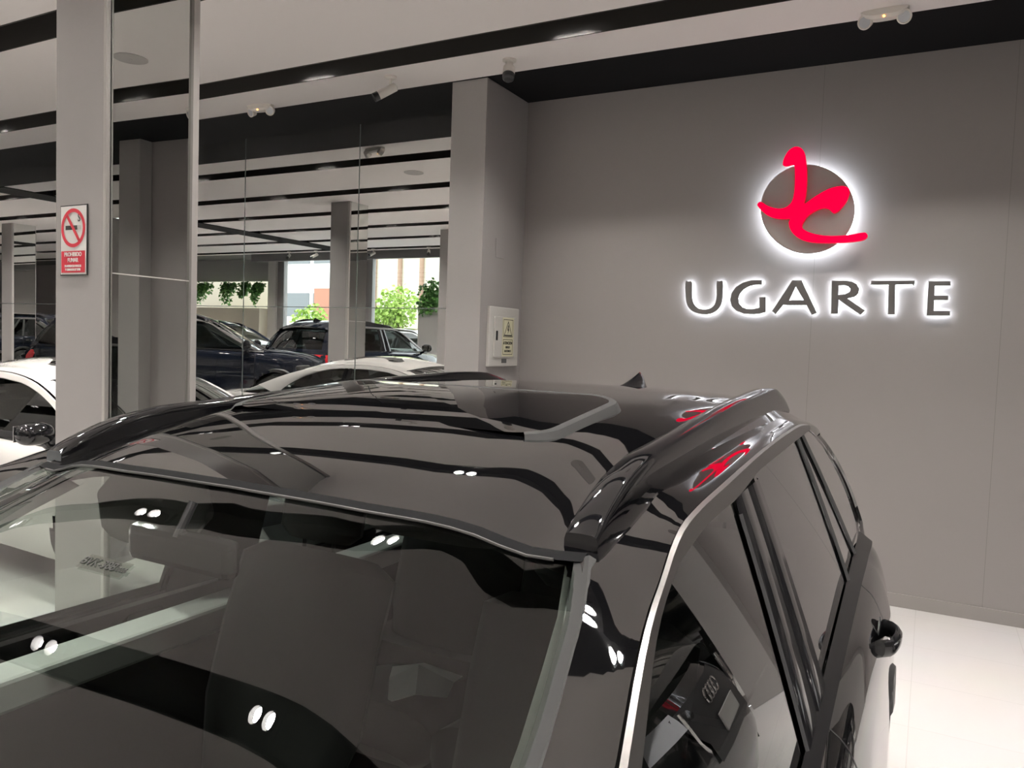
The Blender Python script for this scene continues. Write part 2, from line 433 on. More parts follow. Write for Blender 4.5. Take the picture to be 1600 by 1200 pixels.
# ------------------------------------------------------------------ ceiling fittings
def em_light(loc, rz, label):
    r = empty('emergency_light', loc, rz); tag(r, label, 'emergency light', 'emergency lights on the ceiling')
    mb = MB(); pts = []
    P = [(-.13, 0), (-.115, -.05), (0, -.062), (.115, -.05), (.13, 0)]
    rows = []
    for x in [-.135 + .27 * i / 18 for i in range(19)]:
        hw = 0.048 * math.sqrt(max(0.02, 1 - (x / .137) ** 2)) ** 0.5; dz = -0.055 * max(0.05, 1 - (x / .137) ** 4)
        rows.append([(x, -hw, 0), (x, -hw, dz * .7), (x, -hw * .6, dz), (x, hw * .6, dz), (x, hw, dz * .7), (x, hw, 0)])
    mb.grid(rows); mb.cap(rows[0]); mb.cap(rows[-1]); mb.build('housing', MT['wplast'], r)
    for sx in (-1, 1):
        h = MB().lathe((sx * .105, 0.01, -0.05), (0.25 * sx, -0.8, -0.35), [(-.035, .018), (-.03, .034), (.012, .043), (.02, .044), (.022, .038), (.012, .030)], 24)
        hd = h.build('lamp_head', MT['wplast'], r)
        MB().lathe(Vector((sx * .105, 0.01, -0.05)) + Vector((0.25 * sx, -0.8, -0.35)).normalized() * .012, (0.25 * sx, -0.8, -0.35), [(0, .036), (.004, .034)], 20).build('lamp_lens', MT['lens'], hd)
    MB().lathe((0.0, -0.04, -0.048), (0, -0.6, -0.6), [(0, .007), (.006, .005)], 10).build('pilot_led', MT['led'], r)
    return r


em_light((-5.60, 5.34, CZ), 0.12, 'white twin-head emergency light near the mirror wall')
em_light((-0.37, 5.36, CZ), -0.02, 'white twin-head emergency light above the illuminated red emblem')


def bullet(loc, yaw, tilt, label, stem=0.07, m='wplast', L=0.15, grp=None):
    r = empty('security_camera', loc, yaw); tag(r, label, 'camera', grp)
    MB().lathe((0, 0, 0), (0, 0, -1), [(0, .05), (.012, .05), (.02, .035)], 24).build('mount', MT[m], r)
    MB().tube([(0, 0, -.015), (0, 0, -stem), (0.02, 0, -stem - .02)], .012).build('bracket', MT[m], r)
    d = Vector((math.cos(tilt), 0, -math.sin(tilt))); c = Vector((.02, 0, -stem - .045))
    b = MB().lathe(c - d * L * .4, d, [(0, .02), (.008, .034), (L * .7, .036), (L * .98, .036)], 24).build('camera_body', MT[m], r)
    MB().lathe(c + d * L * .58, d, [(-.03, .0365), (.012, .0365), (.013, .028), (.008, .02)], 24).build('camera_lens', MT['plast'], b)
    return r


bullet((-3.97, 5.16, CZ), math.radians(222), 0.55, 'white bullet security camera on the ceiling in front of the mirror wall', L=0.2)
# turret camera by the pillar
r = empty('security_camera', (-2.90, 5.20, CZ)); tag(r, 'small white and dark turret security camera beside the pillar top', 'camera')
MB().lathe((0, 0, 0), (0, 0, -1), [(0, .052), (.014, .052), (.022, .03), (.05, .026)], 24).build('mount', MT['wplast'], r)
b = MB().lathe((0.0, 0.0, -.05), (0.15, -0.35, -1), [(0, .03), (.012, .044), (.07, .046)], 24).build('camera_body', MT['wplast'], r)
MB().lathe((0.0105, -0.0245, -.119), (0.15, -0.35, -1), [(0, .046), (.035, .044), (.05, .03), (.052, .001)], 24).build('camera_lens', MT['plast'], b)
for x, y, s in ((-0.90, 4.18, 'in front of the sign wall'), (-5.92, 4.15, 'towards the mirror wall')):
    r = empty('ceiling_speaker', (x, y, CZ)); tag(r, 'flat round white ceiling speaker ' + s, 'speaker', 'round ceiling speakers')
    MB().lathe((0, 0, 0), (0, 0, -1), [(0, .125), (.006, .125), (.010, .115)], 40).build('grille', mat('speaker_grille', (0.5, 0.48, 0.46), 0.7), r)
    MB().lathe((0, 0, -.009), (0, 0, -1), [(0, .012), (.004, .008)], 12).build('badge', MT['box'], r)

# ------------------------------------------------------------------ wall sign
def wmap(standoff):
    return lambda u, v, wd: on_wall(1050 + u * 0.3, 210 + v * 0.3, D) + Vector((0, -standoff - wd, 0))


G = 'letters of the halo-lit wall sign'
LET = {
 'u': ('letter U, first of the backlit grey letters', [smooth_poly([(80, 772), (96, 770), (112, 772), (112, 830), (116, 868), (128, 893), (150, 909), (180, 914), (208, 908), (228, 892), (238, 865), (241, 830), (241, 770), (256, 769), (272, 770), (272, 830), (268, 872), (254, 905), (228, 928), (188, 939), (142, 934), (108, 917), (89, 890), (81, 850)], 3)]),
 'g': ('letter G, second of the backlit grey letters', [[(475, 762), (475, 786), (440, 786), (408, 794), (380, 810), (360, 832), (352, 856), (356, 882), (374, 902), (402, 912), (432, 912), (462, 904), (462, 850), (495, 850), (495, 927), (466, 936), (430, 939), (384, 936), (344, 922), (320, 898), (311, 866), (318, 830), (340, 798), (376, 775), (420, 763)]]),
 'a': ('first letter A, third of the backlit grey letters', [[(632, 763), (680, 763), (760, 932), (733, 942), (706, 892), (612, 892), (585, 890), (546, 938), (528, 922)], [(650, 795), (616, 866), (692, 866)]]),
 'r': ('letter R, fourth of the backlit grey letters', [[(836, 765), (905, 765), (940, 770), (966, 784), (978, 806), (974, 830), (956, 848), (918, 857), (1008, 920), (984, 942), (900, 884), (872, 864), (868, 936), (832, 936)], [(872, 790), (870, 838), (905, 835), (928, 824), (934, 808), (922, 795), (900, 789)]]),
 't': ('letter T, fifth of the backlit grey letters', [[(1040, 766), (1266, 765), (1262, 795), (1250, 783), (1165, 786), (1162, 940), (1126, 940), (1130, 786), (1038, 787)]]),
 'e': ('letter E, last of the backlit grey letters', [[(1336, 768), (1450, 768), (1450, 792), (1369, 792), (1367, 842), (1438, 843), (1438, 866), (1366, 866), (1363, 921), (1447, 922), (1447, 946), (1326, 946)]]),
}
for k, (lb, P) in LET.items():
    o = polymesh('sign_letter', P, 0.022, MT['steel'], wmap(0.034)); tag(o, lb, 'letter', G)
    b = polymesh('backlight', P, 0.006, MT['halo'], wmap(0.026), parent=o)
cx, cy = 717, 402
stud = lambda o, x, y, z0: MB().lathe(on_wall(1050 + x * .3, 210 + y * .3, D), (0, -1, 0), [(-.002, .012), (z0, .012)], 12).build('mounting_stud', MT['steel'], o)
circ = lambda R: [(cx + 0 + R * 1.035 * math.cos(t * PI / 48), cy + R * 0.975 * math.sin(t * PI / 48)) for t in range(96)]
o = polymesh('emblem_disc', [circ(233)], 0.035, MT['disc'], wmap(0.080)); tag(o, 'round grey emblem disc with a white halo behind it', 'sign')
polymesh('backlight', [circ(238)], 0.012, MT['halo2'], wmap(0.066), parent=o)
stud(o, cx, cy, .07)
J = [(597, 184), (600, 158), (612, 130), (632, 105), (660, 91), (688, 97), (706, 122), (713, 165), (717, 215), (717, 275), (712, 335), (704, 382),
     (740, 358), (785, 329), (830, 306), (872, 294), (910, 292), (931, 306), (933, 332), (919, 368), (890, 405), (858, 428), (842, 418), (826, 405), (795, 403), (757, 418), (722, 442), (700, 472), (692, 495), (702, 511), (735, 528), (790, 541), (855, 545), (930, 540), (1000, 528), (1021, 531), (1026, 545), (1012, 561), (975, 571), (900, 578), (820, 580), (742, 576), (690, 562), (652, 536), (632, 505), (627, 474), (634, 456),
     (592, 457), (545, 450), (505, 430), (475, 401), (466, 385), (475, 373), (490, 373), (520, 392), (560, 404), (595, 404), (625, 390), (645, 364), (655, 318), (658, 250), (655, 188), (638, 183), (618, 189)]
o = polymesh('emblem_script', [smooth_poly(J, 3)], 0.045, MT['redside'], wmap(0.1155)); tag(o, 'glowing red brush-script JC monogram in front of the grey disc', 'sign')
polymesh('face', [smooth_poly(J, 3)], 0.004, MT['red'], wmap(0.1605), parent=o)

# ------------------------------------------------------------------ distribution box, blank plate
r = empty('distribution_box', (-3.247, 5.84, 1.84)); tag(r, 'pale grey electrical box with hazard sticker on the pillar side', 'electrical box')
MB().box(0, -.255, -.25, .03, .255, .25).build('frame', MT['box'], r, smooth=False, bevel=0.006)
dr = MB().box(.03, -.19, -.17, .042, .17, .17).build('door', MT['box'], r, smooth=False, bevel=0.004)
MB().box(.042, -.165, -.03, .05, -.145, .05).build('latch', MT['plast'], dr, smooth=False, bevel=0.002)
MB().box(.03, .01 - .045, -.222, .034, .01 + .035, -.185).build('nameplate', MT['dgrey'], r, smooth=False)
smap = lambda y0, z0: (lambda u, v, wd: Vector((.043 + wd, y0 + u, z0 + v)))
st = polymesh('warning_sticker', [[(-.10, -.165), (.10, -.165), (.10, .165), (-.10, .165)]], .001, MT['signy'], smap(.04, -.0), dr)
for nm, P in (('border', [[(-.085, .0), (.085, .0), (.085, .15), (-.085, .15)], [(-.080, .005), (.080, .005), (.080, .145), (-.080, .145)]]),
              ('border', [[(-.085, -.15), (.085, -.15), (.085, -.02), (-.085, -.02)], [(-.080, -.145), (.080, -.145), (.080, -.025), (-.080, -.025)]]),
              ('hazard_triangle', [[(-.075, .008), (.075, .008), (0, .138)], [(-.06, .019), (.06, .019), (0, .122)]]),
              ('lightning_bolt', [[(-.004, .10), (.012, .10), (.006, .068), (.020, .068), (-.006, .024), (0, .056), (-.014, .056)]])):
    polymesh(nm, P, .0012, MT['signk'], smap(.04, -.0), st)
for s, z, q in (('ATENCION', -.052, .036), ('RIESGO', -.088, .026), ('ELECTRICO', -.120, .026)):
    text('lettering', s, q, MT['signk'], smap(.04, z), st, bold=.0008, depth=.0025, sx=.86)
o = MB().box(-3.247, 5.69, 2.50, -3.241, 5.83, 2.66).build('blank_cover_plate', MT['pillar'], smooth=False, bevel=.002)
tag(o, 'grey blank cover plate on the pillar side above the electrical box', 'cover plate')

# ------------------------------------------------------------------ no-smoking sign
r = empty('no_smoking_sign', (-3.435, 2.187, 2.19)); tag(r, 'red and white PROHIBIDO FUMAR no-smoking sign on the grey column', 'sign')
nmap = lambda u, v, wd: Vector((u, -wd, v))
MB().box(-.098, -.004, -.158, .098, 0, .158).build('backing', MT['signk'], r, smooth=False)
polymesh('face', [[(-.093, -.153), (.093, -.153), (.093, .153), (-.093, .153)]], .001, MT['signw'], nmap, r, z0=.0045)
E_ = lambda a: [(a * math.cos(t * PI / 24), .055 + a * 1.0 * math.sin(t * PI / 24)) for t in range(48)]
polymesh('red_ring', [E_(.087), E_(.071)], .001, MT['signr'], nmap, r, z0=.0065)
polymesh('cigarette', [[(-.056, .047), (.028, .047), (.028, .066), (-.056, .066)]], .001, MT['signk'], nmap, r, z0=.0058)
polymesh('cigarette_tip', [[(.032, .047), (.055, .047), (.055, .066), (.032, .066)]], .001, MT['box'], nmap, r, z0=.0058)
text('smoke_curl', 'S', .05, MT['signk'], lambda u, v, wd: Vector((.042 + u * .8, -.006 - wd, .098 + v)), r)
q = .0075; a0, a1 = math.radians(128), math.radians(-52)
p0 = Vector((.078 * math.cos(a0), .055 + .078 * math.sin(a0))); p1 = Vector((.078 * math.cos(a1), .055 + .078 * math.sin(a1)))
nn = Vector((-(p1 - p0).y, (p1 - p0).x)).normalized() * q
polymesh('red_slash', [[tuple(p0 - nn), tuple(p1 - nn), tuple(p1 + nn), tuple(p0 + nn)]], .001, MT['signr'], nmap, r, z0=.0072)
polymesh('red_panel', [[(-.086, -.145), (.086, -.145), (.086, -.048), (-.086, -.048)]], .001, MT['signr'], nmap, r, z0=.006)
for s, z, q, k in (('PROHIBIDO', -.064, .026, .92), ('FUMAR', -.090, .026, .92), ('EN AMBIENTES PUBLICOS', -.116, .0135, .78), ('Y CERRADOS LEY 28705', -.132, .0135, .78)):
    text('lettering', s, q, MT['signw'], (lambda zz: lambda u, v, wd: Vector((u, -.0075 - wd, zz + v)))(z), r, bold=.0006, sx=k)


# ------------------------------------------------------------------ street side (seen in the mirror wall)
def win(n, x0, x1, z0=0.45, z1=3.83):
    struct('window_%d' % n, MB().box(x0, YF - 0.02, z0, x1, YF - 0.01, z1), MT['pane'])
    f = MB()
    for x in (x0, x1): f.box(x - .05, YF - .06, z0, x + .05, YF + .05, z1)
    f.box(x0, YF - .06, z0 - .1, x1, YF + .05, z0); f.box(x0, YF - .06, z1, x1, YF + .05, z1 + .05)
    struct('window_%d_frame' % n, f, MT['lead'])


OP = [(-16.05, -13.3), (-12.95, -8.9)]
mb = MB()
for a, c in ((-8.9, XR), (-13.3, -12.95), (XL, -19.8), (-16.6, -16.05)): mb.box(a, YF - .15, 0, c, YF, CZ)
for a, c in OP: mb.box(a, YF - .15, 3.85, c, YF, CZ)
struct('wall_street', mb, MT['pillar'])
struct('wall_street_header', MB().box(-16.2, -2.95, 3.71, XR, -2.85, CZ), MT['dgrey'])
struct('wall_street_blind', MB().box(-19.8, YF - .1, 3.28, -16.6, YF, CZ), MT['blind'])
struct('wall_street_niche', MB().box(-21.6, YF - 1.5, 0, -17.7, YF - 1.35, CZ - .5), MT['cream'])
struct('trim_planter_ledge', MB().box(-19.8, YF - .5, 0, -16.6, YF + .36, 2.5), MT['cream'])
for i, q in enumerate(OP): win(i + 1, *q)
struct('trim_white_post', MB().box(-16.57, YF, 0.38, -16.28, YF + .08, CZ), mat('white_post', (0.85, 0.83, 0.79), 0.5))


def leaves(name, label, spots, n, m, size, cat='plant', parent=None):
    mb = MB()
    for _ in range(n):
        c, rad = random.choice(spots)
        v = Vector((random.gauss(0, 1), random.gauss(0, 1), random.gauss(0, 1))).normalized() * random.random() ** .4
        p = Vector(c) + Vector((v.x * rad[0], v.y * rad[1], v.z * rad[2]))
        a = Vector((random.uniform(-1, 1), random.uniform(-1, 1), random.uniform(-1.2, .3))).normalized()
        b = a.orthogonal().normalized(); b.rotate(Matrix.Rotation(random.uniform(0, 6.28), 3, a)); nrm = a.cross(b)
        s = size * random.uniform(.6, 1.3)
        tip, l, rr, mid = p + a * s, p + a * s * .45 + b * s * .36 + nrm * s * .1, p + a * s * .45 - b * s * .36 + nrm * s * .1, p + a * s * .5
        mb.face([p, l, mid]); mb.face([l, tip, mid]); mb.face([tip, rr, mid]); mb.face([rr, p, mid])
    o = mb.build(name, m, parent, smooth=False, merge=False)
    if label: tag(o, label, cat)
    return o


for cxx, wdt, drop, lb in ((-19.1, .5, .32, 'wide clump of ivy at the far end of the cream planter ledge'), (-18.02, .40, .34, 'dense clump of ivy hanging in the middle of the cream planter ledge'),
                           (-17.36, .15, .10, 'short trailing ivy between the two larger clumps on the ledge'), (-16.86, .24, .32, 'ivy hanging beside the white window post')):
    leaves('ivy_plant', lb, [((cxx, YF + .2, 3.05), (wdt * .85, .1, .17)), ((cxx - .05, YF + .24, 2.92), (wdt * .6, .08, drop)), ((cxx + .05, YF + .2, 3.16), (wdt * .9, .08, .09))], 520, MT['leaf'], .10)
r = empty('planter', (-10.85, -3.62, 0.38)); tag(r, 'tall pale pedestal planter with bushy ivy beside the street window', 'planter')
MB().box(-.30, -.2, 0, .30, .17, 2.2).build('pedestal', MT['signw'], r, smooth=False, bevel=.01)
leaves('ivy', None, [((0, .03, 2.52), (.40, .2, .38)), ((0, .12, 2.25), (.36, .12, .32))], 800, MT['leaf'], .11, parent=r)
for x, y, rz, s in ((-13.7, -2.6, 2.2, 'hanging in front of the first street window'), (-14.6, -2.6, 1.2, 'beside the white window post'), (-11.9, -2.6, 2.0, 'at the left edge of the second street window'), (-10.3, -2.6, 1.0, 'above the ivy planter')):
    r = bullet((x, y, CZ), rz, .5, 'white cylindrical spotlight ' + s, L=.2, grp='spotlights along the street windows')
    r.name = 'spotlight'; r['category'] = 'spotlight'

# outdoors
struct('ground_street', MB().box(-60, -45, -.3, 30, YF - 1.6, .42), MT['asphalt'])
r = empty('office_building', (-39, -26, 0.4)); tag(r, 'white office building with bands of windows across the street', 'building')
MB().box(-11, -6, 0, 8.2, 0, 16).build('facade', MT['fac'], r, smooth=False)
for z in (2.6, 6.0, 9.4):
    for k in range(6):
        MB().box(-10 + k * 2.75, -.1, z, -7.6 + k * 2.75, .05, z + 1.5).build('window', MT['facw'], r, smooth=False)
MB().box(3.9, -.1, 0, 5.2, .12, 4.4).build('door_surround', MT['brick'], r, smooth=False)
r = empty('rendered_building', (-23.5, -24, 0.4)); tag(r, 'cream rendered building with brown downpipes across the street', 'building')
MB().box(-6.8, -6, 0, 14, 0, 15).build('facade', MT['cream'], r, smooth=False)
for x in (-5.2, -3.4, -1.9, .2, 2.4): MB().tube([(x, .1, 0), (x, .1, 14)], .13).build('downpipe', MT['brown'], r)
r = empty('street_tree', (-16.2, -9.4, 0.42)); tag(r, 'leafy yellow-green street tree outside the second window', 'tree')
MB().tube([(0, 0, 0), (.05, 0, 1.2), (.0, 0, 2.6)], [.12, .1, .06]).build('trunk', MT['bark'], r)
leaves('crown', None, [((0, 0, 2.45), (.8, .7, .75)), ((-.3, .2, 2.1), (.6, .5, .5))], 1500, MT['leafy'], .15, parent=r)
r = empty('street_shrub', (-20.3, -9.6, 0.42)); tag(r, 'yellow-green shrub outside the first window', 'shrub')
MB().tube([(0, 0, 0), (0, 0, 1.6)], .06).build('stem', MT['bark'], r)
leaves('foliage', None, [((0, 0, 1.9), (.7, .6, .7)), ((.7, .2, 1.3), (.8, .5, .45))], 900, MT['leafy'], .18, parent=r)


# ------------------------------------------------------------------ cars
def itp(T, x):
    """smooth interpolation through a sorted table (Catmull-Rom on uneven knots, value or tuple)"""
    if x <= T[0][0]: return T[0][1:] if len(T[0]) > 2 else T[0][1]
    if x >= T[-1][0]: return T[-1][1:] if len(T[-1]) > 2 else T[-1][1]
    for i in range(len(T) - 1):
        if T[i][0] <= x <= T[i + 1][0]: break
    h = T[i + 1][0] - T[i][0]; t = (x - T[i][0]) / h; out = []
    for k in range(1, len(T[0])):
        y0, y1 = T[i][k], T[i + 1][k]; s = (y1 - y0) / h
        sl = (y0 - T[i - 1][k]) / (T[i][0] - T[i - 1][0]) if i > 0 else s
        sr = (T[i + 2][k] - y1) / (T[i + 2][0] - T[i + 1][0]) if i + 2 < len(T) else s
        m0 = 0 if s * sl <= 0 else (sl * h + s * (T[i][0] - T[i - 1][0] if i > 0 else h)) / (h + (T[i][0] - T[i - 1][0] if i > 0 else h))
        m1 = 0 if s * sr <= 0 else (sr * h + s * (T[i + 2][0] - T[i + 1][0] if i + 2 < len(T) else h)) / (h + (T[i + 2][0] - T[i + 1][0] if i + 2 < len(T) else h))
        out.append(y0 * (2 * t ** 3 - 3 * t * t + 1) + m0 * h * (t ** 3 - 2 * t * t + t) + y1 * (3 * t * t - 2 * t ** 3) + m1 * h * (t ** 3 - t * t))
    return tuple(out) if len(out) > 1 else out[0]


def lin(P, t):
    """point at share t of the length of a polyline"""
    P = [Vector(p) for p in P]; L = [(P[i + 1] - P[i]).length for i in range(len(P) - 1)]; s = t * sum(L)
    for i, l in enumerate(L):
        if s <= l or i == len(L) - 1: return P[i].lerp(P[i + 1], min(1, s / max(l, 1e-9)))
        s -= l


SUV = dict(
    # centre line of the roof, rail line, upper side line, drip line (X, [Y,] Z); front is +X
    zc=[(-2.05, 1.545), (-1.9, 1.588), (-1.6, 1.638), (-1.2, 1.668), (-.8, 1.682), (-.43, 1.681), (-.2, 1.667), (0, 1.641), (.09, 1.623), (.16, 1.606), (.20, 1.5955), (.26, 1.576), (.33, 1.549), (.40, 1.518)],
    zr=[(-2.05, 1.485), (-1.7, 1.592), (-1.4, 1.630), (-.9, 1.638), (-.5, 1.624), (-.28, 1.607), (-.13, 1.592), (0, 1.578), (.1, 1.562), (.2, 1.541), (.30, 1.513), (.40, 1.478)],
    drip=[(-2.30, .665, 1.30), (-2.12, .655, 1.42), (-1.95, .646, 1.49), (-1.57, .646, 1.552), (-1.26, .648, 1.572), (-.74, .662, 1.570), (-.347, .677, 1.562), (-.125, .686, 1.556), (.026, .692, 1.551), (.158, .70, 1.541), (.226, .707, 1.526), (.295, .717, 1.505), (.372, .727, 1.485), (.451, .74, 1.454), (.563, .763, 1.400), (.8, .80, 1.285), (1.0, .83, 1.18), (1.2, .852, 1.075)],
    yr=.565, yo=.602, xr=-2.05, xh=.285, bow=.045, wc=[(.33, 1.549), (.368, 1.533), (.41, 1.515), (.51, 1.469), (.61, 1.418), (.68, 1.379), (.9, 1.252), (1.15, 1.10), (1.42, .93)],
    w=[(.285, .612, 1.515), (.375, .642, 1.469), (.455, .659, 1.429), (.516, .672, 1.399), (.568, .681, 1.376), (.80, .715, 1.262), (1.05, .75, 1.14), (1.28, .785, 1.025)],
    side=lambda X, z: .69 - .36 * (z - 1.53) + .03 * (min(X, .6) + .3) - .045 * max(0, X - .6) + .004 * (1 - ((z - 1.31) / .23) ** 2),
    zb=1.088, xb=(-2.25, 1.25),
    xf=[(1.08, 1.10), (1.09, 1.09), (1.18, .90), (1.28, .70), (1.385, .517), (1.413, .468), (1.445, .414), (1.473, .350), (1.496, .268), (1.510, .180), (1.519, .03)],
    front=(-.20, -.24, 1.519), rear=((-.50, -.47), (-1.345, -1.238), 1.532), vent=((-1.395, -1.275), (-1.715, -1.352), 1.534),
    quarter=(-1.772, -1.40, [(1.065, -1.98), (1.087, -2.14), (1.161, -2.225), (1.253, -2.19), (1.40, -1.985), (1.50, -1.73), (1.532, -1.60)]),
    bars=True, hatch=True, rails=True,
    belt=[(-2.42, .74, .99), (-2.2, .81, 1.05), (-1.8, .83, 1.068), (-1.37, .838, 1.082), (-.7, .85, 1.082), (0, .865, 1.085), (.6, .875, 1.08), (1.2, .865, 1.06), (1.6, .83, 1.03), (2.0, .76, .97), (2.2, .66, .90)],
    body=[(0, 1.0, 0), (.045, .985, -.035), (.078, .93, -.10), (.102, .86, -.19), (.118, .72, -.35), (.114, .55, -.52), (.095, .40, -.67), (.04, .26, -.81)],
    tailc=[(1.52, -2.04, .60), (1.42, -2.16, .655), (1.30, -2.27, .70), (1.10, -2.40, .765), (1.0, -2.46, .80), (.90, -2.50, .84), (.75, -2.52, .88), (.55, -2.53, .89), (.40, -2.50, .87), (.28, -2.42, .80)],
    nose=[(.90, 2.25, .66), (.80, 2.32, .72), (.65, 2.36, .78), (.45, 2.37, .80), (.28, 2.30, .74)],
    wheels=(1.44, -1.42), wr=.365, wy=.925, hood=.05)

SED = dict(
    zc=[(-1.25, 1.245), (-1.0, 1.335), (-.7, 1.402), (-.4, 1.437), (-.1, 1.447), (.15, 1.434), (.35, 1.405), (.55, 1.355)],
    zr=[(-1.25, 1.205), (-1.0, 1.285), (-.7, 1.340), (-.4, 1.370), (-.1, 1.380), (.15, 1.370), (.35, 1.345), (.48, 1.318)],
    drip=[(-1.85, .74, .97), (-1.6, .715, 1.06), (-1.3, .685, 1.17), (-1.0, .665, 1.255), (-.7, .655, 1.312), (-.4, .655, 1.34), (-.1, .66, 1.348), (.2, .668, 1.335), (.45, .682, 1.295), (.7, .71, 1.22), (.95, .745, 1.12), (1.2, .785, 1.00), (1.35, .81, .93)],
    yr=.52, yo=.60, xr=-1.25, xh=.48, bow=.10,
    w=[(.48, .60, 1.318), (.65, .625, 1.262), (.85, .66, 1.18), (1.1, .705, 1.06), (1.40, .755, .915)],
    wrr=[(-1.25, .58, 1.205), (-1.45, .60, 1.14), (-1.7, .63, 1.05), (-1.98, .665, .955)],
    side=lambda X, z: .672 - .40 * (z - 1.32) + .012,
    zb=.955, xb=(-1.7, 1.3),
    xf=[(.95, 1.18), (1.0, 1.08), (1.1, .88), (1.18, .68), (1.24, .48), (1.27, .34), (1.29, .18), (1.300, .0)],
    front=(-.28, -.24, 1.300), rear=((-.36, -.34), None, 1.297),
    quarter=None, rtip=[(.95, -1.28), (1.02, -1.22), (1.10, -1.10), (1.18, -.93), (1.24, -.74), (1.28, -.55), (1.297, -.40)],
    bars=False, hatch=False, rails=False,
    belt=[(-2.35, .72, .92), (-2.1, .80, .94), (-1.6, .84, .945), (-.8, .85, .935), (0, .855, .93), (.8, .855, .92), (1.3, .84, .91), (1.7, .80, .87), (2.1, .72, .79), (2.3, .62, .71)],
    body=[(0, 1.0, 0), (.03, .985, -.03), (.06, .93, -.09), (.08, .86, -.17), (.085, .7, -.32), (.08, .52, -.46), (.065, .36, -.60), (.02, .22, -.72)],
    tailc=[(.92, -2.36, .72), (.84, -2.42, .80), (.70, -2.45, .85), (.5, -2.46, .86), (.36, -2.42, .84), (.24, -2.34, .78)],
    nose=[(.71, 2.33, .62), (.62, 2.40, .70), (.5, 2.44, .76), (.36, 2.44, .78), (.22, 2.36, .72)],
    wheels=(1.42, -1.40), wr=.335, wy=.88, hood=.035)


def roofz(sp, X, Y):
    a = abs(Y); zc, zr = itp(sp['zc'], X), itp(sp['zr'], X)
    yd, zd = itp(sp['drip'], X); yo = min(sp['yo'], yd - .03); w_ = yd - yo
    if sp['hatch']:
        zo = zd + (.021 if X < .1 else .021 * max(.3, 1 - (X - .1) / .25)); zo = min(zo, zr - .003)
        pts = [(0, zc), (.25, zc - .10 * (zc - zr)), (.45, zc - .46 * (zc - zr)), (.54, zr), (yo, zo), (yo + .45 * w_, zo - .33 * (zo - zd)), (yo + .82 * w_, zo - .66 * (zo - zd)), (yd, zd)]
    else:
        pts = [(0, zc), (.25, zc - .20 * (zc - zr)), (.42, zc - .62 * (zc - zr)), (sp['yr'], zr), (yo, zr - .36 * (zr - zd)), (yd, zd)]
    return itp(pts, a)


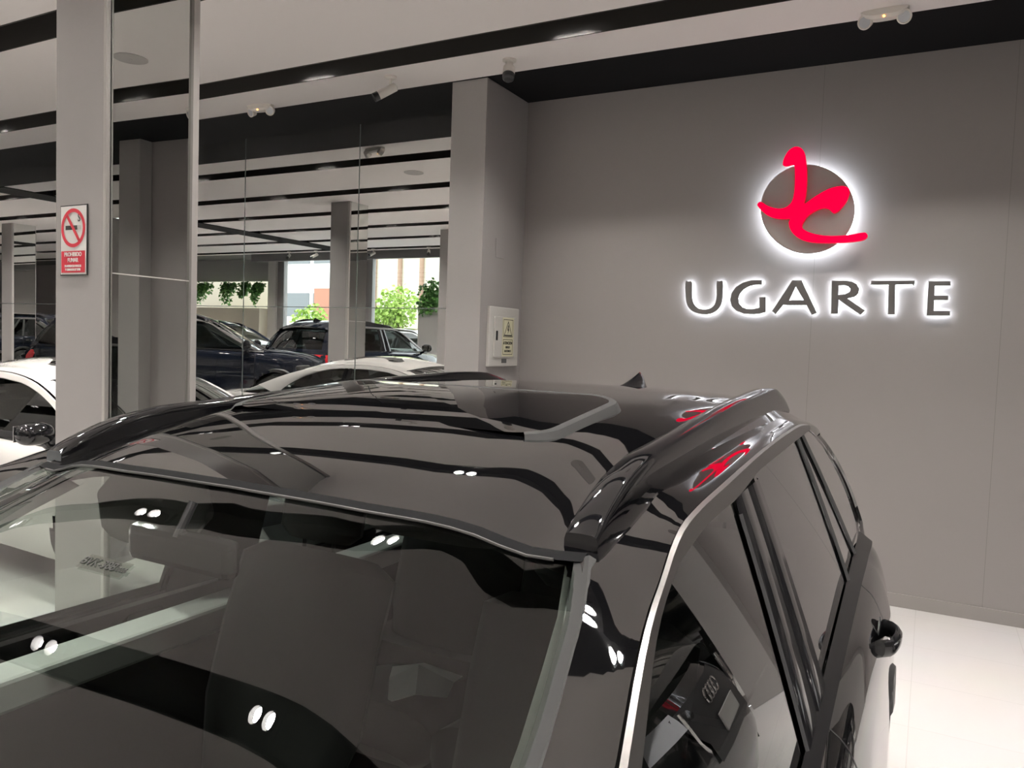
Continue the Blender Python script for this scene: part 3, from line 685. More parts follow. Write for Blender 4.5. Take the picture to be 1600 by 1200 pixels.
def make_car(sp, name, label, group, loc, rz, paint, detail=True, cabin=True, winmat='side', rearmat='dark', trim='chrome', handles='gloss', emblem=False):
    R_ = empty(name, loc, rz); tag(R_, label, 'car', group)
    sd = sp['side']
    P3 = lambda X, z, s, off=0.0: Vector((X, s * (sd(X, z) + off), z))
    xr, xh, bow = sp['xr'], sp['xh'], sp['bow']
    pm = MT[paint] if isinstance(paint, str) else paint
    # ---------- body shell
    mb = MB(); rows = []; N = 56; NY = 13
    def hx(Y): return xh + bow * (1 - min(1, abs(Y) / .61) ** 3)
    ys = [0, .08, .16, .24, .32, .39, .45, .50, .54, .565, .59, .605, .622]
    ys = [y * sp['yo'] / .622 for y in ys]
    for i in range(N + 1):
        u = i / N; row = []
        for y in [-v for v in ys[:0:-1]] + ys:
            Xh = hx(y); X = xr + (Xh - xr) * u
            Y = y
            if abs(abs(y) - sp['yo']) < 1e-6:
                yd, zd = itp(sp['drip'], X); Y = math.copysign(min(sp['yo'], yd - .03), y)
            row.append((X, Y, roofz(sp, X, Y)))
        rows.append(row)
    mb.grid(rows)
    # cant rail and pillars: between the roof edge / windscreen edge and the drip line
    W = sp['w']
    for s in (-1, 1):
        rows = []
        for i in range(N + 1):                       # along the roof
            X = xr + (xh - xr) * i / N; yd, zd = itp(sp['drip'], X); yo = min(sp['yo'], yd - .03)
            rows.append([(X, s * (yo + (yd - yo) * t), roofz(sp, X, yo + (yd - yo) * t)) for t in (0, .25, .5, .65, .8, .9, 1)])
        xd1 = sp['drip'][-1][0]
        for i in range(1, 25):                       # down the A pillar
            t = i / 24; X = xh + (W[-1][0] - xh) * t; y0, z0 = itp(W, X); Xd = xh + (xd1 - xh) * t; y1, z1 = itp(sp['drip'], Xd)
            r_ = []
            for q in (0, .25, .5, .65, .8, .9, 1):
                b = .018 * 4 * q * (1 - q) * (.3 + .7 * t)
                r_.append((X + (Xd - X) * q, s * (y0 + (y1 - y0) * q + b), z0 + (z1 - z0) * q + b * .5))
            rows.append(r_)
        mb.grid(rows)
        if not sp['hatch']:                          # C pillar down to the rear deck
            Wr = sp['wrr']; xd0 = sp['drip'][0][0]; rows = []
            for i in range(25):
                t = i / 24; X = xr + (Wr[-1][0] - xr) * t; q0 = itp(Wr[::-1], X); Xd = xr + (xd0 - xr) * t; q1 = itp(sp['drip'], Xd)
                rows.append([(X + (Xd - X) * q, s * (q0[0] + (q1[0] - q0[0]) * q + .03 * q * (1 - q) * 4 * t), q0[1] + (q1[1] - q0[1]) * q) for q in (0, .3, .6, .85, 1)])
            mb.grid(rows)
        # rear side pillar between glass outline and tail
        if sp['hatch']:
            rows = []
            Q = sp['quarter'][2]
            for i in range(15):
                z = 1.05 + (1.50 - 1.05) * i / 14
                xq = itp([(a, b) for a, b in Q], z) if z < Q[-1][0] else Q[-1][1]
                xt, yt = None, None
                for k in range(len(sp['tailc']) - 1):
                    z1, x1, y1 = sp['tailc'][k]; z2, x2, y2 = sp['tailc'][k + 1]
                    if z2 <= z <= z1:
                        t = (z - z2) / (z1 - z2); xt = x2 + (x1 - x2) * t + .10; yt = y2 + (y1 - y2) * t
                if xt is None: xt, yt = sp['tailc'][0][1] + .1, sp['tailc'][0][2]
                a = P3(xq, z, s); b = Vector((xt, s * yt, z))
                if b.x > a.x - .02: b.x = a.x - .02
                rows.append([a + (b - a) * t + Vector((0, s * .02 * 4 * t * (1 - t), 0)) for t in (0, .25, .5, .75, 1)])
            mb.grid(rows)
            # strip above the side glass up to the drip line, rear part
            rows = []
            for i in range(13):
                X = -2.02 + (-1.56 + 2.02) * i / 12
                zq = max([z for z, x in [(Q[k][0] + (Q[k + 1][0] - Q[k][0]) * j / 8, Q[k][1] + (Q[k + 1][1] - Q[k][1]) * j / 8) for k in range(len(Q) - 1) for j in range(9)] if x <= X + .01] or [1.4])
                yd, zd = itp(sp['drip'], X)
                rows.append([P3(X, min(zq, zd - .005), s), (X, s * yd, zd)])
            mb.grid(rows)
        # lower side
        B = sp['belt']; x0, x1 = B[0][0], B[-1][0]; rows = []
        NX = 110
        for i in range(NX + 1):
            X = x0 + (x1 - x0) * i / NX; yb, zb = itp(B, X)
            e = max(0, (abs(X - (x0 + x1) / 2) / ((x1 - x0) / 2))); k = 1 - .55 * max(0, e - .72) / .28
            pts = [(dy, zz, dz) for dy, zz, dz in sp['body']]
            row = []
            for j in range(25):
                t = j / 24 * (len(pts) - 1); a = int(min(t, len(pts) - 2)); q = t - a
                dy, _, dz = [itp([(n, *p) for n, p in enumerate(pts)], t)[m] for m in range(3)]
                row.append((X, s * (yb + dy * k), zb + dz * (zb - .26) / (sp['zb'] + .0 - .28)))
            rows.append(row)
        b0 = len(mb.v); nrow = len(rows[0])
        for r_ in rows: mb.v += r_
        for i in range(NX):
            for j in range(nrow - 1):
                c = [(rows[i + a][j + b][0], rows[i + a][j + b][2]) for a in (0, 1) for b in (0, 1)]
                mx = sum(p[0] for p in c) / 4; mz = sum(p[1] for p in c) / 4
                if any((mx - wx) ** 2 + (mz - sp['wr']) ** 2 < (sp['wr'] + .045) ** 2 for wx in sp['wheels']): continue
                mb.f.append((b0 + i * nrow + j, b0 + i * nrow + j + 1, b0 + (i + 1) * nrow + j + 1, b0 + (i + 1) * nrow + j)); mb.mi.append(0)
    # bonnet
    B = sp['belt']; rows = []; xc = sp['drip'][-1][0] + .02
    for i in range(25):
        t = i / 24; row = []
        for j in range(17):
            v = -1 + 2 * j / 16
            X = xc + (B[-1][0] - xc) * t + (.16 * (1 - v * v)) * (1 - t) + .07 * (1 - v * v) * t
            yb, zb = itp(B, xc + (B[-1][0] - xc) * t)
            row.append((X, v * yb, zb + sp['hood'] * (1 - v ** 4) + (.012 if abs(abs(v) - .62) < .07 else 0) * (1 - t)))
        rows.append(row)
    mb.grid(rows)
    # nose and tail
    for key, sg in (('nose', 1), ('tailc', -1)):
        rows = []; C = sp[key]
        nlev = 22
        for i in range(nlev):
            z = C[0][0] + (C[-1][0] - C[0][0]) * i / (nlev - 1)
            X, yh = itp([(a, b, c) for a, b, c in C[::-1]], z)
            rows.append([(X - sg * (.30 if key == 'nose' else .16) * abs(v) ** 3, v * yh, z) for v in [-1 + j / 8 for j in range(17)]])
        if sg > 0 or not sp['hatch']:
            mb.grid(rows)
        else:                                        # tailgate: leave the rear window open
            b0 = len(mb.v); n = len(rows[0])
            for r_ in rows: mb.v += r_
            for i in range(nlev - 1):
                for j in range(n - 1):
                    if rows[i][j][2] < 1.50 and rows[i + 1][j][2] > 1.09 and 1 <= j < n - 2: continue
                    mb.f.append((b0 + i * n + j, b0 + i * n + j + 1, b0 + (i + 1) * n + j + 1, b0 + (i + 1) * n + j)); mb.mi.append(0)
        # close the corner between side and end
        for s in (-1, 1):
            rws = []
            xs_ = B[-1][0] if sg > 0 else B[0][0]
            yb, zb = itp(B, xs_); k = .45
            for i in range(nlev):
                z = rows[i][0][2]
                if z > zb: continue
                f = (z - zb) / (.26 - zb) if zb > .26 else 0
                t = f * (len(sp['body']) - 1); dy = itp([(n, p[0]) for n, p in enumerate(sp['body'])], min(max(t, 0), len(sp['body']) - 1))
                a = Vector((xs_, s * (yb + dy * k), z)); b = Vector(rows[i][16 if s > 0 else 0])
                rws.append([a, a.lerp(b, .5) + Vector((sg * .02, s * .02, 0)), b])
            mb.grid(rws)
    if not sp['hatch']:                              # rear deck
        rows = []; Xd = sp['drip'][0][0]
        for i in range(13):
            t = i / 12; X0 = Xd + (B[0][0] - Xd) * t; yb, zb = itp(B, X0)
            rows.append([(X0 - .06 * (1 - v * v), v * yb, zb + .02 * (1 - v ** 4)) for v in [-1 + j / 8 for j in range(17)]])
        mb.grid(rows)
    body = mb.build('body', pm, R_, auto=28)
    # dark under-floor and wheel housings
    MB().box(-2.2, -.74, .2, 2.1, .74, .34).box(-2.1, -.72, .34, -.9, .72, .75).box(.95, -.72, .34, 2.0, .72, .8).build('underbody', MT['plast'], R_, smooth=False)

    # ---------- glazing
    mb = MB(); rows = []; n = 40
    wc = sp.get('wc')
    if wc is None:
        wc = [(W[k][0] + bow + (.06) * k / (len(W) - 1), W[k][2] + (roofz(sp, xh + bow, 0) - W[0][2]) * (1 - k / (len(W) - 1)) + .02) for k in range(len(W))]
    for i in range(n + 1):
        t = i / n; X = xh + (W[-1][0] - xh) * t; y, z = itp(W, X); Xc = wc[0][0] + (wc[-1][0] - wc[0][0]) * t; zc_ = itp(wc, Xc); row = []
        for j in range(33):
            v = -1 + j / 16; b = 1 - abs(v) ** 3.4
            if i == 0: row.append((hx(v * y), v * y * .997, roofz(sp, hx(v * y), v * y) - .004))
            else:
                h = (1 - t) ** 6; zz_ = z + (zc_ - z) * b
                row.append((X + (Xc - X) * b, v * y * .997, zz_ * (1 - h) + h * (zz_ + roofz(sp, hx(v * y), v * y) - (itp(W, xh)[1] + (itp(wc, wc[0][0]) - itp(W, xh)[1]) * b)) - .004))
        rows.append(row)
    mb.grid(rows); ws = mb.build('windscreen', MT['wind'], R_)
    # dark frit band and rubber along the windscreen edge
    for s in (-1, 1):
        mb = MB(); mb.grid([[Vector(rows[i][16 + s * 16]) + Vector((.0, s * d[0], d[1])) for d in ((-.016, .001), (-.006, .003), (.006, .008), (.016, .004))] for i in range(n + 1)])
        mb.build('windscreen_seal', MT['seal'], R_)
    mb = MB()
    mb.grid([[Vector(rows[0][j]) + Vector((.010, 0, .000)), Vector(rows[0][j]) + Vector((.001, 0, .0050)), Vector(rows[0][j]) + Vector((-.007, 0, .0085)), Vector(rows[0][j]) + Vector((-.010, 0, .005))] for j in range(33)])
    mb.build('header_gap', MT['black'], R_)
    mb = MB(); mb.tube([Vector(rows[0][j]) + Vector((.0115, 0, .000)) for j in range(1, 32)], .0024, 6); mb.build('windscreen_top_trim', MT['trimline'], R_)
    if sp['hatch']:
        rows = []
        for i in range(9):
            z = 1.10 + .41 * i / 8; X, yh = itp([(a, b, c) for a, b, c in sp['tailc'][::-1]], z)
            rows.append([(X + .16 * abs(v) ** 3 + .012, v * yh * .97, z) for v in [-1 + j / 8 for j in range(17)]])
        MB().grid(rows).build('rear_window', MT[rearmat], R_)
        # spoiler lip
        mb = MB(); zt = sp['tailc'][0][0]
        mb.grid([[(-1.98 + .10 * abs(v) ** 3, v * .60, roofz(sp, -1.98, v * .6) + .006), (-2.14 + .12 * abs(v) ** 3, v * .585, 1.535 - .05 * v * v), (-2.13 + .12 * abs(v) ** 3, v * .58, 1.505 - .05 * v * v), (-2.02, v * .58, 1.49 - .03 * v * v)] for v in [-1 + j / 8 for j in range(17)]])
        mb.build('rear_spoiler', pm, R_)
    else:
        Wr = sp['wrr']; rows = []
        for i in range(17):
            t = i / 16; X = xr + (Wr[-1][0] - xr) * t; y, z = itp(Wr[::-1], X)
            rows.append([(X - .08 * (1 - v * v) * t, v * y, z + (roofz(sp, xr, v * y) - itp(Wr[::-1], xr)[1]) * (1 - t) + .02 * (1 - v * v) * 4 * t * (1 - t) - .004) for v in [-1 + j / 10 for j in range(21)]])
        MB().grid(rows).build('rear_window', MT[rearmat], R_)
    zb = sp['zb']; xf = sp['xf']
    for s in (-1, 1):
        # front door glass
        xb0, xt0, zt = sp['front']; zs = [zb - .01 + (zt - zb + .01) * k / 16 for k in range(17)]
        def pane(nm, rear, frt, zt, m):
            zs = [zb - .01 + (zt - zb + .01) * (1 - (1 - k / 16) ** 1.6) for k in range(17)]
            rw = []
            for z in zs:
                a, b = rear(z), frt(z)
                rw.append([P3(a + (b - a) * q / 6, z, s, -.004) for q in range(7)])
            return MB().grid(rw).build(nm, m, R_)
        L = lambda p, q, z0, z1: (lambda z: p + (q - p) * (z - z0) / (z1 - z0))
        F = lambda z: itp(xf, z)
        pane('door_window', L(sp['front'][0], sp['front'][1], zb, zt), F, zt, MT[winmat])
        (rb, rt), rr, zt2 = sp['rear']
        if sp['hatch']:
            pane('door_window', L(rr[0], rr[1], zb, zt2), L(rb, rt, zb, zt2), zt2, MT[rearmat])
            v0, v1, zt3 = sp['vent']; pane('vent_window', L(v1[0], v1[1], zb, zt3), L(v0[0], v0[1], zb, zt3), zt3, MT[rearmat])
            qb, qt, Q = sp['quarter']; pane('quarter_window', lambda z: itp(Q, z), L(qb, qt, zb, 1.532), 1.532, MT[rearmat])
            bl = [(rr[0] + .006, rr[1] + .006, v0[0] - .006, v0[1] - .006), (v1[0] + .006, v1[1] + .006, qb - .006, qt - .006)]
            for a, b, c, d in bl:
                m_ = MB(); m_.grid([[P3(L(c, d, zb, zt2)(z), z, s, .001), P3(L((a + c) / 2, (b + d) / 2, zb, zt2)(z), z, s, .007), P3(L(a, b, zb, zt2)(z), z, s, .001)] for z in [zb - .015 + (zt2 + .005 - zb + .015) * k / 8 for k in range(9)]])
                m_.build('window_bar', MT['rubber'], R_)
        else:
            T_ = sp['rtip']; pane('door_window', lambda z: itp(T_, z), L(rb, rt, zb, zt2), zt2, MT[rearmat])
        # B pillar covers
        fb, ft = sp['front'][0], sp['front'][1]; mid = (fb + rb) / 2, (ft + rt) / 2
        for a, b in (((fb + .012, ft + .012), (mid[0] + .004, mid[1] + .004)), ((mid[0] - .004, mid[1] - .004), (rb - .012, rt - .012))):
            m_ = MB(); m_.grid([[P3(L(a[0], a[1], zb, zt)(z), z, s, .0), P3(L(a[0], a[1], zb, zt)(z) - .012, z, s, .006), P3(L(b[0], b[1], zb, zt)(z) + .012, z, s, .006), P3(L(b[0], b[1], zb, zt)(z), z, s, .0)] for z in [zb - .02 + (zt + .006 - zb + .02) * k / 8 for k in range(9)]])
            m_.build('pillar_cover', MT['gloss'], R_)
        m_ = MB(); m_.grid([[P3(L(fb, ft, zb, zt)(z) + .005, z, s, -.015), P3(L(rb, rt, zb, zt)(z) - .005, z, s, -.015)] for z in (zb - .02, zt - .1, zt + .005)]); m_.build('pillar_lining', MT['inter'], R_)
        # rubber window channel
        if sp['hatch']:
            m_ = MB(); zz = [zb - .01 + (1.505 - zb) * k / 10 for k in range(11)]
            m_.grid([[P3(L(fb, ft, zb, zt)(z) + .022, z, s, .001), P3(L(fb, ft, zb, zt)(z) + .008, z, s, .005), P3(L(fb, ft, zb, zt)(z) - .003, z, s, .003)] for z in zz]); m_.build('window_seal', MT['rubber'], R_)
        # bright moulding over the glass: outer edge on the drip line, inner edge on the glass
        outer, inner = [], []
        d0 = sp['drip']
        if sp['hatch']:
            oo = [(X, itp(d0, X)[1]) for X in [-1.56 + (.295 + 1.56) * k / 40 for k in range(41)] + [.295 + (1.2 - .295) * k / 20 for k in range(1, 21)]]
            ii = [(X, 1.532 - .006 * max(0, min(1, (X + .5) / .3)) * 1) for X in [-1.56 + (-.24 + 1.56) * k / 28 for k in range(29)]]
            fr = [(F(z), z) for z in [1.519 - (1.519 - 1.08) * k / 31 for k in range(32)]]
            ii = [(x, 1.534 if x < -.5 else 1.534 - .015 * (x + .5) / .26) for x, z in ii] + fr
        else:
            X0 = -1.62; oo = [(X, itp(d0, X)[1] - .004) for X in [X0 + (1.25 - X0) * k / 60 for k in range(61)]]
            ii = [(x, z) for z, x in sp['rtip']] + [(sp['front'][1], 1.300)] + [(F(z), z) for z in [1.300 - (1.300 - .95) * k / 20 for k in range(21)]]
        m_ = MB(); rw = []
        for k in range(71):
            a = lin([(x, z, 0) for x, z in oo], k / 70)
            # nearest-by-share partner on the inner line
            b = lin([(x, z, 0) for x, z in ii], k / 70)
            if sp['hatch']:
                best = min(((Vector((x, z, 0)) - a).length, x, z) for x, z in [tuple(lin([(x, z, 0) for x, z in ii], q / 140)[:2]) for q in range(max(0, 2 * k - 26), min(140, 2 * k + 26) + 1)])
                b = Vector((best[1], best[2], 0))
            ya = itp(d0, a.x)[0]
            pa = Vector((a.x, s * (max(ya, sd(a.x, a.y)) + .001), a.y)); pb = P3(b.x, b.y, s, .001)
            rw.append([pa, pa.lerp(pb, .12) + Vector((0, s * .006, .001)), pa.lerp(pb, .88) + Vector((0, s * .006, .001)), pb])
        m_.grid(rw); m_.build('window_moulding', MT[trim], R_)
        # waist seal under the glass
        m_ = MB(); xs_ = [sp['xb'][0] + .15 + (sp['xb'][1] - sp['xb'][0] - .15) * k / 40 for k in range(41)]
        rw = []
        for X in xs_:
            yb, zz = itp(sp['belt'], X); rw.append([P3(X, zb + .012, s, .0), P3(X, zb + .006, s, .010), Vector((X, s * (yb + .016), zz + .004)), Vector((X, s * (yb + .010), zz - .012))])
        m_.grid(rw); m_.build('waist_seal', MT['waist'], R_)
        # door shut lines
        m_ = MB()
        for X_ in ((fb + rb) / 2, 1.12, -1.15 if not sp['hatch'] else -1.42):
            rw = []
            for j in range(20):
                t = j / 19 * (len(sp['body']) - 1.2); dy, _, dz = itp([(q, *p) for q, p in enumerate(sp['body'])], t)
                X = X_ + (.22 * max(0, t - 3.5) / 3.5 if X_ < -1 else 0); yb, zz = itp(sp['belt'], X)
                if X_ < -1 and (X - sp['wheels'][1]) ** 2 + (zz + dz * (zz - .26) / (sp['zb'] - .28) - sp['wr']) ** 2 < (sp['wr'] + .07) ** 2: continue
                c = Vector((X, s * (yb + dy + .0012), zz + dz * (zz - .26) / (sp['zb'] - .28)))
                rw.append([c + Vector((-.003, 0, 0)), c + Vector((.003, 0, 0))])
            m_.grid(rw)
        m_.build('door_gap', MT['plast'], R_)
        # door handles
        for X_ in ((-.20, -1.27) if sp['hatch'] else (-.05, -1.0)):
            yb, zz = itp(sp['belt'], X_); z0 = zz - .115; y0 = yb + .084
            h = MB(); pts = [(X_ + .10 - .20 * k / 12, s * (y0 + .040 * math.sin(PI * k / 12) ** .45), z0 + .006 * math.sin(PI * k / 12)) for k in range(13)]
            rw = []
            for p in pts:
                rw.append([Vector(p) + Vector((0, s * .013 * math.cos(a), .026 * math.sin(a))) for a in [2 * PI * q / 12 for q in range(12)]])
            h.grid(rw, closed=True); h.cap(rw[0]); h.cap(rw[-1]); hb = h.build('door_handle', MT[handles], R_)
            m_ = MB().tube([(p[0], p[1] + s * .0105, p[2] + .012) for p in pts[1:-1]], .0028, 6); m_.build('bright_strip', MT['chromed'], hb)
            MB().lathe((X_, s * (y0 - .012), z0), (0, s, 0), [(0, .06), (.004, .058)], 20).build('grip_recess', MT['plast'], hb)
        # mirror
        X_ = 1.0 if sp['hatch'] else 1.02; yb, zz = itp(sp['belt'], X_); zz += .10
        m_ = MB(); rows = []
        for k in range(15):
            t = -1 + k / 7; rr = math.sqrt(max(0, 1 - abs(t) ** 3.0))
            rows.append([Vector((X_ - .02 + .085 * rr * math.cos(a) * (1.0 if math.cos(a) > 0 else .55), s * (yb + .155 + .125 * t), zz + (.078 if sp['hatch'] else .07) * rr * math.sin(a))) for a in [2 * PI * q / 18 for q in range(18)]])
        m_.grid(rows, closed=True); mm = m_.build('wing_mirror', MT['gloss'], R_)
        MB().box(X_ - .075, s * (yb + .06), zz - .05, X_ - .069, s * (yb + .26), zz + .05).build('mirror_glass', MT['mirror'], mm, bevel=.002, smooth=False)
        MB().tube([(X_ - .02, s * (yb - .01), zz - .10), (X_ - .02, s * (yb + .07), zz - .085), (X_ - .02, s * (yb + .10), zz - .05)], [.03, .024, .03], 10).build('mirror_arm', MT['gloss'], mm)
        # rail
        if sp['rails']:
            m_ = MB(); rw = []
            for k in range(61):
                t = k / 60; X = .272 - 1.98 * t ** 1.15; Y = .597 - .058 * t
                h = (.043 + .004 * t) * (.42 + .58 * min(1, t / .10) ** .7 if t < .10 else 1) * (min(1, (1 - t) / .13) ** .8 if t > .87 else 1)
                z0 = roofz(sp, X, Y) - .008; wv = .0245
                sec = [(-wv, -.3), (-wv, .70), (-wv * .92, .92), (-wv * .72, 1.0), (0, 1.02), (wv * .74, .99), (wv * .94, .90), (wv * 1.02, .66), (wv * 1.05, .3), (wv * 1.0, -.5)]
                rw.append([(X, s * (Y + a), z0 + b * (h + .012)) for a, b in sec])
            m_.grid(rw); m_.cap(rw[0]); m_.cap(rw[-1]); m_.build('roof_rail', MT['rail'], R_, auto=50)
        # wheels
        for wx in sp['wheels']:
            wr = sp['wr']; c = Vector((wx, s * sp['wy'], wr))
            wl = empty('wheel', (0, 0, 0)); wl.parent = R_
            MB().lathe(c, (0, s, 0), [(-.23, wr * .66), (-.22, wr * .94), (-.18, wr), (-.05, wr), (-.01, wr * .95), (0, wr * .72), (-.02, wr * .66)], 40, caps=False).build('tyre', MT['tyre'], wl)
            m_ = MB().lathe(c, (0, s, 0), [(-.2, wr * .66), (-.02, wr * .68), (-.005, wr * .66), (-.03, wr * .60), (-.12, wr * .58)], 40, caps=False)
            for q in range(10):
                a = 2 * PI * q / 10; u = Vector((math.cos(a), 0, math.sin(a))); v = Vector((-math.sin(a), 0, math.cos(a)))
                m_.face([c + u * wr * .1 + v * .022 + Vector((0, -s * .025, 0)), c + u * wr * .62 + v * .014 + Vector((0, -s * .015, 0)), c + u * wr * .62 - v * .014 + Vector((0, -s * .015, 0)), c + u * wr * .1 - v * .022 + Vector((0, -s * .025, 0))])
            m_.lathe(c, (0, s, 0), [(-.06, .06), (-.015, .055), (-.01, .03)], 16)
            m_.build('rim', MT['alloy'], wl)
            MB().lathe(c, (0, s, 0), [(-.13, wr * .5), (-.12, wr * .5)], 24).build('brake_disc', MT['dgrey'], wl)
            # arch lip
            if sp['hatch']:
                yb, zz = itp(sp['belt'], wx); rw = []
                for q in range(25):
                    a = -.12 + (PI + .24) * q / 24
                    u = Vector((math.cos(a), 0, math.sin(a))); rr_ = wr + .05
                    yy = yb + .106
                    cc = Vector((wx, 0, wr)) + u * rr_; cc.y = s * (yy - .02 * (1 if cc.z < .5 else 0) + .012)
                    rw.append([cc - u * .02 + Vector((0, -s * .06, 0)), cc - u * .012, cc + u * .03 + Vector((0, s * .004, 0)), cc + u * .055 - Vector((0, s * .03, 0))])
                MB().grid(rw).build('arch_trim', MT['plast'], R_)
        # lamps
        tc = sp['tailc']
        if sp['hatch']:
            m_ = MB(); rw = []
            for z in [.84, .87, .93, .98, 1.01]:
                X, yh = itp([(a, b, c) for a, b, c in tc[::-1]], z); bu = .02 * (1 - ((z - .925) / .085) ** 2) + .012
                rw.append([(X + .16 * v ** 3 - bu * .8, s * (v * yh + bu * (v > .9)), z) for v in (.45, .6, .75, .88, 1.0)] + [(X + .16 + .08, s * (yh + .012 + bu * .5), z)])
            m_.grid(rw); m_.build('tail_lamp', MT['taild' if paint == 'paint' else 'tail'], R_)
        else:
            m_ = MB(); rw = []
            for z in [.70, .76, .82]:
                X, yh = itp([(a, b, c) for a, b, c in tc[::-1]], z); rw.append([(X + .16 * v ** 3 - .012, s * v * yh, z) for v in (.5, .65, .8, .9, 1.0)] + [(X + .34, s * (yh + .03), z + .02)])
            m_.grid(rw); m_.build('tail_lamp', MT['tail'], R_)
        nc = sp['nose']; z1 = nc[0][0] - .04; m_ = MB(); rw = []
        for z in (z1 - .10, z1 - .05, z1):
            X, yh = itp([(a, b, c) for a, b, c in nc[::-1]], z); rw.append([(X - .30 * v ** 3 + .012, s * v * yh, z) for v in (.52, .65, .8, .9, 1.0)])
        m_.grid(rw); m_.build('headlamp', MT['lens'], R_)
    # grille, number plates, emblem
    nc = sp['nose']; z1 = nc[0][0] - .06; rw = []
    for z in (z1 - .30, z1 - .2, z1 - .1, z1):
        X, yh = itp([(a, b, c) for a, b, c in nc[::-1]], z); q = .40 if z > z1 - .15 else .34
        rw.append([(X - .30 * abs(v * q / yh) ** 3 + .012, v * q, z) for v in (-1, -.5, 0, .5, 1)])
    gr = MB().grid(rw).build('grille', MT['plast'], R_)
    if emblem:
        X, yh = itp([(a, b, c) for a, b, c in nc[::-1]], z1 - .07); m_ = MB()
        for k in range(4):
            m_.tube([(X + .02, -.0825 + .055 * k + .036 * math.cos(a), z1 - .06 + .036 * math.sin(a)) for a in [2 * PI * q / 24 for q in range(25)]], .006, 6, caps=False)
        m_.build('four_ring_emblem', MT['chromed'], gr)
        m_ = MB()
        for v in (-1, 1): m_.tube([(X - .012, v * .42, z1 + .01), (X - .0, v * .40, z1 - .16), (X + .0, v * .30, z1 - .30)], .008, 6)
        m_.build('grille_surround', MT['chromed'], gr)
        X2, _ = itp([(a, b, c) for a, b, c in nc[::-1]], z1 - .2)
        MB().box(X2 + .016, -.15, z1 - .24, X2 + .024, .15, z1 - .15).build('number_plate', MT['plate'], R_, smooth=False)
    X, yh = itp([(a, b, c) for a, b, c in sp['tailc'][::-1]], .72 if sp['hatch'] else .55)
    MB().box(X - .018, -.2, .66 if sp['hatch'] else .50, X - .006, .2, .78 if sp['hatch'] else .62).build('rear_plate', MT['signw'], R_, smooth=False)
    # aerial fin
    fx = -1.43 if sp['hatch'] else -.95; L_ = .30 if sp['hatch'] else .17; Hh = .078 if sp['hatch'] else .06; rw = []
    for k in range(15):
        t = k / 14; X = fx - L_ * t; h = Hh * (t ** 1.5 if t < .86 else (1 - ((t - .86) / .14) ** 2 * .35) * .86 ** 1.5) / .86 ** 1.5; wv = .004 + .026 * math.sin(PI * min(t * .62 + .03, 1)) ; z0 = roofz(sp, X, 0) - .004
        rw.append([(X, -wv, z0), (X, -wv * .75, z0 + h * .35), (X + .0, -wv * .22, z0 + h * .93), (X, 0, z0 + h), (X, wv * .22, z0 + h * .93), (X, wv * .75, z0 + h * .35), (X, wv, z0)])
    m_ = MB().grid(rw); m_.cap(rw[-1]); m_.build('aerial_fin', MT['gloss'], R_, auto=50)
    # sunroof
    xs0, xs1, yw = (-.435, .025, .415) if sp['hatch'] else (-.62, .25, .42)
    def rrect(inset, n=8, rc=.10):
        x0, x1, y = xs0 + inset, xs1 - inset, yw - inset; rc = max(.02, rc - inset); P = []
        for cx_, cy_, a0 in ((x1 - rc, y - rc, 0), (x0 + rc, y - rc, PI / 2), (x0 + rc, -y + rc, PI), (x1 - rc, -y + rc, 1.5 * PI)):
            P += [(cx_ + rc * math.cos(a0 + PI / 2 * k / n), cy_ + rc * math.sin(a0 + PI / 2 * k / n)) for k in range(n + 1)]
        return P
    def up(P, h, fl=0.0): return [(x, y, roofz(sp, x, y * (1 - fl)) + h + (.020 * (xs1 - x) if sp['hatch'] else 0)) for x, y in P]
    g = MB(); base_ = rrect(.022); c0 = ((xs0 + xs1) / 2, 0)
    sc = [tuple((c0[0] + (x - c0[0]) * q, y * q) for x, y in base_) for q in (1, .85, .7, .55, .4, .25, .1)]
    rws = [up(P, .0045 if sp['hatch'] else .006, 05e-2 if sp['hatch'] else 0) for P in sc]
    g.grid(rws, closed=True); g.cap(rws[-1]); sr = g.build('sunroof_panel', MT['sun'], R_, auto=60)
    fl_ = .05 if sp['hatch'] else 0; cut = lambda P: P[3:-3] if sp['hatch'] else P
    t_ = MB().grid([cut([(p[0], p[1], roofz(sp, p[0], p[1]) - .002) for p in up(rrect(-.004), 0)]), cut(up(rrect(.003), .001, fl_)), cut(up(rrect(.007), .0052, fl_)), cut(up(rrect(.015), .0055, fl_)), cut(up(rrect(.0235), .0046, fl_))], closed=not sp['hatch']); t_.build('sunroof_seal', MT['seal'], sr)

    # ---------- cabin
    if cabin:
        zf = .45; hz = 0 if sp['hatch'] else -.14
        # headliner under the roof
        rws = []
        for i in range(11):
            X = xr + .1 + (xh - .02 - xr - .1) * i / 10
            rws.append([(X, v * .60, roofz(sp, X, v * .58) - .05) for v in [-1 + j / 5 for j in range(11)]])
        MB().grid(rws).build('headliner', MT['liner'], R_)
        for s in (-1, 1):
            m_ = MB(); rw = []
            for i in range(13):
                t = i / 12; X = xh + (W[-1][0] - xh) * t; y, z = itp(W, X)
                rw.append([(X - .01, s * (y - .035), z - .02), (X - .05, s * (y - .045), z - .05), (X - .09, s * (y - .01), z - .05)])
            m_.grid(rw); m_.build('pillar_lining', MT['lite'], R_)
            dl = MB().box(-1.5, s * .72, zf - .1, 1.1, s * .76, zb - .12).build('door_lining', MT['inter'], R_, smooth=False)
            MB().box(-1.5, s * .69, zb - .12, 1.1, s * .80, zb - .045).build('door_sill_pad', MT['lite' if s < 0 and paint == 'paint' else 'inter'], dl, smooth=False, bevel=.01)  # far-side pad paler: light falling on it is put into the colour
            # sun visor, the one on the passenger side folded down
            dn = (s < 0 and paint == 'paint')
            rw = []
